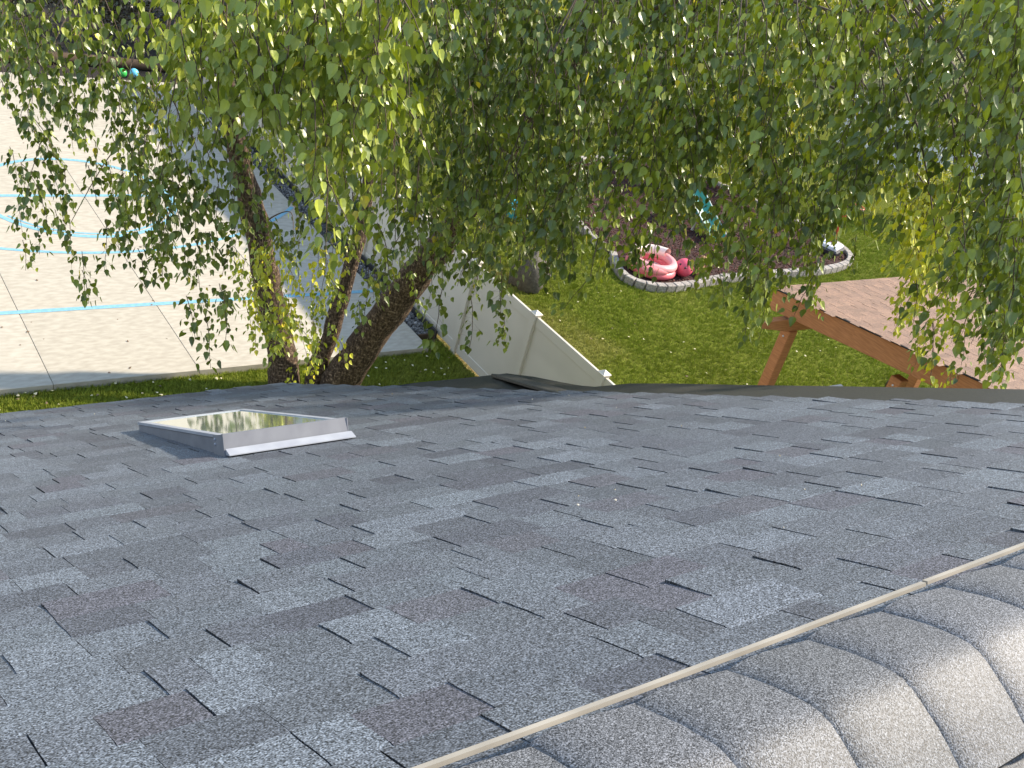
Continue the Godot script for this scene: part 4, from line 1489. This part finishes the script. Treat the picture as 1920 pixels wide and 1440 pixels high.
	tu.lathe(Transform3D(Basis.IDENTITY, tub.position), [Vector2(0.0, 0.0), Vector2(0.3, 0.0), Vector2(0.36, 0.24), Vector2(0.385, 0.245), Vector2(0.385, 0.26), Vector2(0.34, 0.26), Vector2(0.28, 0.03), Vector2(0.0, 0.03)], 24, Color(0.04, 0.34, 0.42))
	part("shell", tu, mat.plastic, tub)

# ---------------------------------------------------------------- pavilion
func build_pavilion() -> void:
	var pv := thing("pavilion", Vector3(15.7, LAWN_Y, -6.0), "cedar garden pavilion with a tan-brown shingled gable roof", "pavilion")
	var x0 := 13.2
	var x1 := 18.15
	var ze := -9.38
	var ye := 2.80
	var zr := -5.0
	var yr := 3.46
	var u := Vector3(0, yr - ye, zr - ze).normalized() * -1.0     # down the far slope
	var n := u.cross(Vector3.RIGHT).normalized()
	if n.y < 0: n = -n
	var crest := Vector3(0, yr, zr)
	var L := Vector3(0, yr - ye, zr - ze).length()
	var at := func(x, s, l): return crest + Vector3(x, 0, 0) + u * s + n * l
	var d := MB.new()
	slab(d, [at.call(x0, 0.0, -0.03), at.call(x1, 0.0, -0.03), at.call(x1, L, -0.03), at.call(x0, L, -0.03), at.call(x0, 0.0, -0.003), at.call(x1, 0.0, -0.003), at.call(x1, L, -0.003), at.call(x0, L, -0.003)])
	var slope := part("far_roof", d, mat.cedar, pv)
	lay_shingles(slope, at, 0.05, L + 0.03, 0.1435, x0 - 0.02, func(_s): return x1 + 0.02, 1, 300, func(_x, _s): return false)
	var dn := MB.new()
	var u2 := Vector3(u.x, u.y, -u.z)
	var n2 := Vector3(n.x, n.y, -n.z)
	var at2 := func(x, s, l): return crest + Vector3(x, 0, 0.002) + u2 * s + n2 * l
	slab(dn, [at2.call(x0, 0.0, -0.03), at2.call(x1, 0.0, -0.03), at2.call(x1, L, -0.03), at2.call(x0, L, -0.03), at2.call(x0, 0.0, 0.006), at2.call(x1, 0.0, 0.006), at2.call(x1, L, 0.006), at2.call(x0, L, 0.006)], Color(0.33, 0.22, 0.16))
	part("near_roof", dn, mat.shingle_world, pv)
	# drip edge and rake boards
	for sd in 2:
		var xa: float = x0 if sd == 0 else x1
		var out := -1.0 if sd == 0 else 1.0
		var r := MB.new()
		r.bar(at.call(xa + out * 0.022, 0.0, -0.19), at.call(xa + out * 0.022, L, -0.19), 0.042, 0.33, 0.006, Color.WHITE, n)
		part("rake_board", r, mat.cedar, pv)
		var e := MB.new()
		e.bar(at.call(xa + out * 0.03, 0.0, -0.010), at.call(xa + out * 0.03, L + 0.02, -0.010), 0.07, 0.022, 0.003, Color.WHITE, n)
		part("drip_edge", e, mat.black, pv)
		var r2 := MB.new()
		r2.bar(at2.call(xa + out * 0.022, 0.0, -0.19), at2.call(xa + out * 0.022, L, -0.19), 0.042, 0.33, 0.006, Color.WHITE, n2)
		part("rake_board", r2, mat.cedar, pv)
	var ev := MB.new()
	ev.bar(at.call(x0, L + 0.02, -0.03), at.call(x1, L + 0.02, -0.03), 0.02, 0.05, 0.004, Color.WHITE, n)
	part("eave_trim", ev, mat.baffle, pv)
	# header beam under the far eave with a shaped tail, and one under the near eave
	for z in [-8.99, -1.0]:
		var hb := MB.new()
		hb.box(Transform3D(Basis.IDENTITY, Vector3((x0 + x1) / 2 + 0.12, 2.36, z)), Vector3(x1 - x0 + 0.1, 0.23, 0.14), 0.012)
		slab(hb, [Vector3(12.62, 2.36, z - 0.06), Vector3(13.27, 2.25, z - 0.06), Vector3(13.27, 2.25, z + 0.06), Vector3(12.62, 2.36, z + 0.06), Vector3(12.62, 2.46, z - 0.06), Vector3(13.27, 2.47, z - 0.06), Vector3(13.27, 2.47, z + 0.06), Vector3(12.62, 2.46, z + 0.06)])
		part("header_beam", hb, mat.cedar, pv)
	for p in [[13.42, -8.99, 2.25], [13.42, -6.95, 2.62], [13.42, -3.0, 2.62], [13.42, -1.0, 2.25], [17.9, -8.99, 2.25], [17.9, -1.0, 2.25]]:
		var b := MB.new()
		b.box(Transform3D(Basis.IDENTITY, Vector3(p[0], (LAWN_Y + p[2]) / 2, p[1])), Vector3(0.19, p[2] - LAWN_Y, 0.19), 0.012)
		var post := part("post", b, mat.cedar, pv)
		var bolt := MB.new()
		bolt.ball(Vector3(p[0] - 0.097, p[2] - 0.12, p[1]), Vector3.ONE * 0.018, Basis.IDENTITY, 8, Color(0.6, 0.6, 0.6))
		part("bolt", bolt, mat.plastic, post)
	# what peeps over the roof edge below it: a pale lounge chair and a black covered grill
	var lc := thing("lounge_chair", ground(1560, 740, 0.3) * Vector3(1, 0, 1) + Vector3(0, LAWN_Y, 0), "cream padded lounge chair on the grass, only its back showing over the roof", "chair")
	var cp := lc.position
	var tx := ground(1580, 722, 0.62)
	var tl := ground(1533, 729, 0.62)
	var side := (tx - tl).normalized()
	var cb := MB.new()
	cb.box(Transform3D(Basis(side, Vector3.UP, side.cross(Vector3.UP)), (tx + tl) / 2 - Vector3(0, 0.07, 0)), Vector3(tl.distance_to(tx), 0.15, 0.10), 0.035)
	part("backrest", cb, mat.vinyl, lc)
	var cs := MB.new()
	var sm := (tx + tl) / 2 + Vector3(-0.1, -0.42, 0.35)
	cs.box(Transform3D(Basis(side, Vector3.UP, side.cross(Vector3.UP)), sm), Vector3(0.6, 0.1, 0.7), 0.03)
	part("seat", cs, mat.vinyl, lc)
	for q in [[-0.26, -0.3], [0.26, -0.3], [-0.26, 0.3], [0.26, 0.3]]:
		var lg := MB.new()
		var f: Vector3 = sm + side * q[0] + side.cross(Vector3.UP) * q[1]
		lg.tube([f, Vector3(f.x, LAWN_Y, f.z)], [0.02, 0.02], 6)
		part("leg", lg, mat.vinyl, lc)
	var gp := ground(1668, 735, 0.55)
	var gr := thing("kettle_grill", Vector3(gp.x, LAWN_Y, gp.z), "black kettle grill beside the pavilion post, its lid showing over the roof", "grill")
	var kb := MB.new()
	var kc := gp + Vector3(0, 0.12, 0)
	kb.ball(kc, Vector3(0.135, 0.16, 0.135), Basis.IDENTITY, 20, Color(0.012, 0.012, 0.012))
	part("bowl", kb, mat.plastic, gr)
	var kh := MB.new()
	kh.ball(kc + Vector3(-0.04, 0.075, 0.11), Vector3(0.045, 0.035, 0.035), Basis.IDENTITY, 10, Color(0.45, 0.46, 0.48))
	part("vent_cap", kh, mat.plastic, gr)
	for k in 3:
		var kl := MB.new()
		var an := TAU * k / 3.0
		kl.tube([kc + Vector3(cos(an) * 0.08, -0.1, sin(an) * 0.08), Vector3(gp.x + cos(an) * 0.17, LAWN_Y, gp.z + sin(an) * 0.17)], [0.012, 0.012], 6, Color(0.05, 0.05, 0.05))
		part("leg", kl, mat.plastic, gr)

func _ready() -> void:
	rng.seed = 20240611
	var cam := Camera3D.new()
	cam.name = "camera"
	cam.transform = Transform3D(Basis(CAM_X, CAM_Y, CAM_Z).orthonormalized(), EYE)
	cam.fov = 39.864
	cam.near = 0.05
	cam.far = 900.0
	cam.current = true
	add_child(cam)
	var env := Environment.new()
	env.background_mode = Environment.BG_SKY
	var skm := ProceduralSkyMaterial.new()
	skm.sky_top_color = Color(0.56, 0.66, 0.79)
	skm.sky_horizon_color = Color(0.90, 0.905, 0.90)
	skm.sky_curve = 0.18
	skm.ground_bottom_color = Color(0.25, 0.25, 0.2)
	skm.ground_horizon_color = Color(0.6, 0.62, 0.6)
	skm.sky_energy_multiplier = 1.0
	var sky := Sky.new()
	sky.sky_material = skm
	env.sky = sky
	env.tonemap_mode = Environment.TONE_MAPPER_LINEAR
	env.tonemap_exposure = 2.1
	env.sdfgi_enabled = true
	env.ssao_enabled = true
	env.ssil_enabled = true
	var we := WorldEnvironment.new()
	we.name = "world_environment"
	we.environment = env
	add_child(we)
	var sun := DirectionalLight3D.new()
	sun.name = "sun"
	sun.light_energy = 1.5
	sun.light_color = Color(1.0, 0.945, 0.865)
	sun.light_angular_distance = 2.5
	sun.shadow_enabled = true
	add_child(sun)
	var el := deg_to_rad(37.0)
	var az := deg_to_rad(80.0)      # from straight behind the camera's court axis round to +x
	sun.look_at_from_position(Vector3.ZERO, -Vector3(sin(az) * cos(el), sin(el), cos(az) * cos(el)))
	make_materials()
	build_ground()
	build_court()
	build_house()
	build_fence("white_fence", Vector3(9.95, LAWN_Y, -7.49), Vector3(0, 0, -1), 1.755, 10, 1.76, "off-white vinyl privacy fence between the court and the lawn", mat.vinyl)
	build_fence("far_fence", Vector3(33.8, LAWN_Y, -12.0), Vector3(0, 0, -1), 2.0, 6, 1.8, "white vinyl fence panel on the far side of the lawn", mat.white_vinyl)
	build_background()
	build_play_bed()
	build_pavilion()
	build_birch()
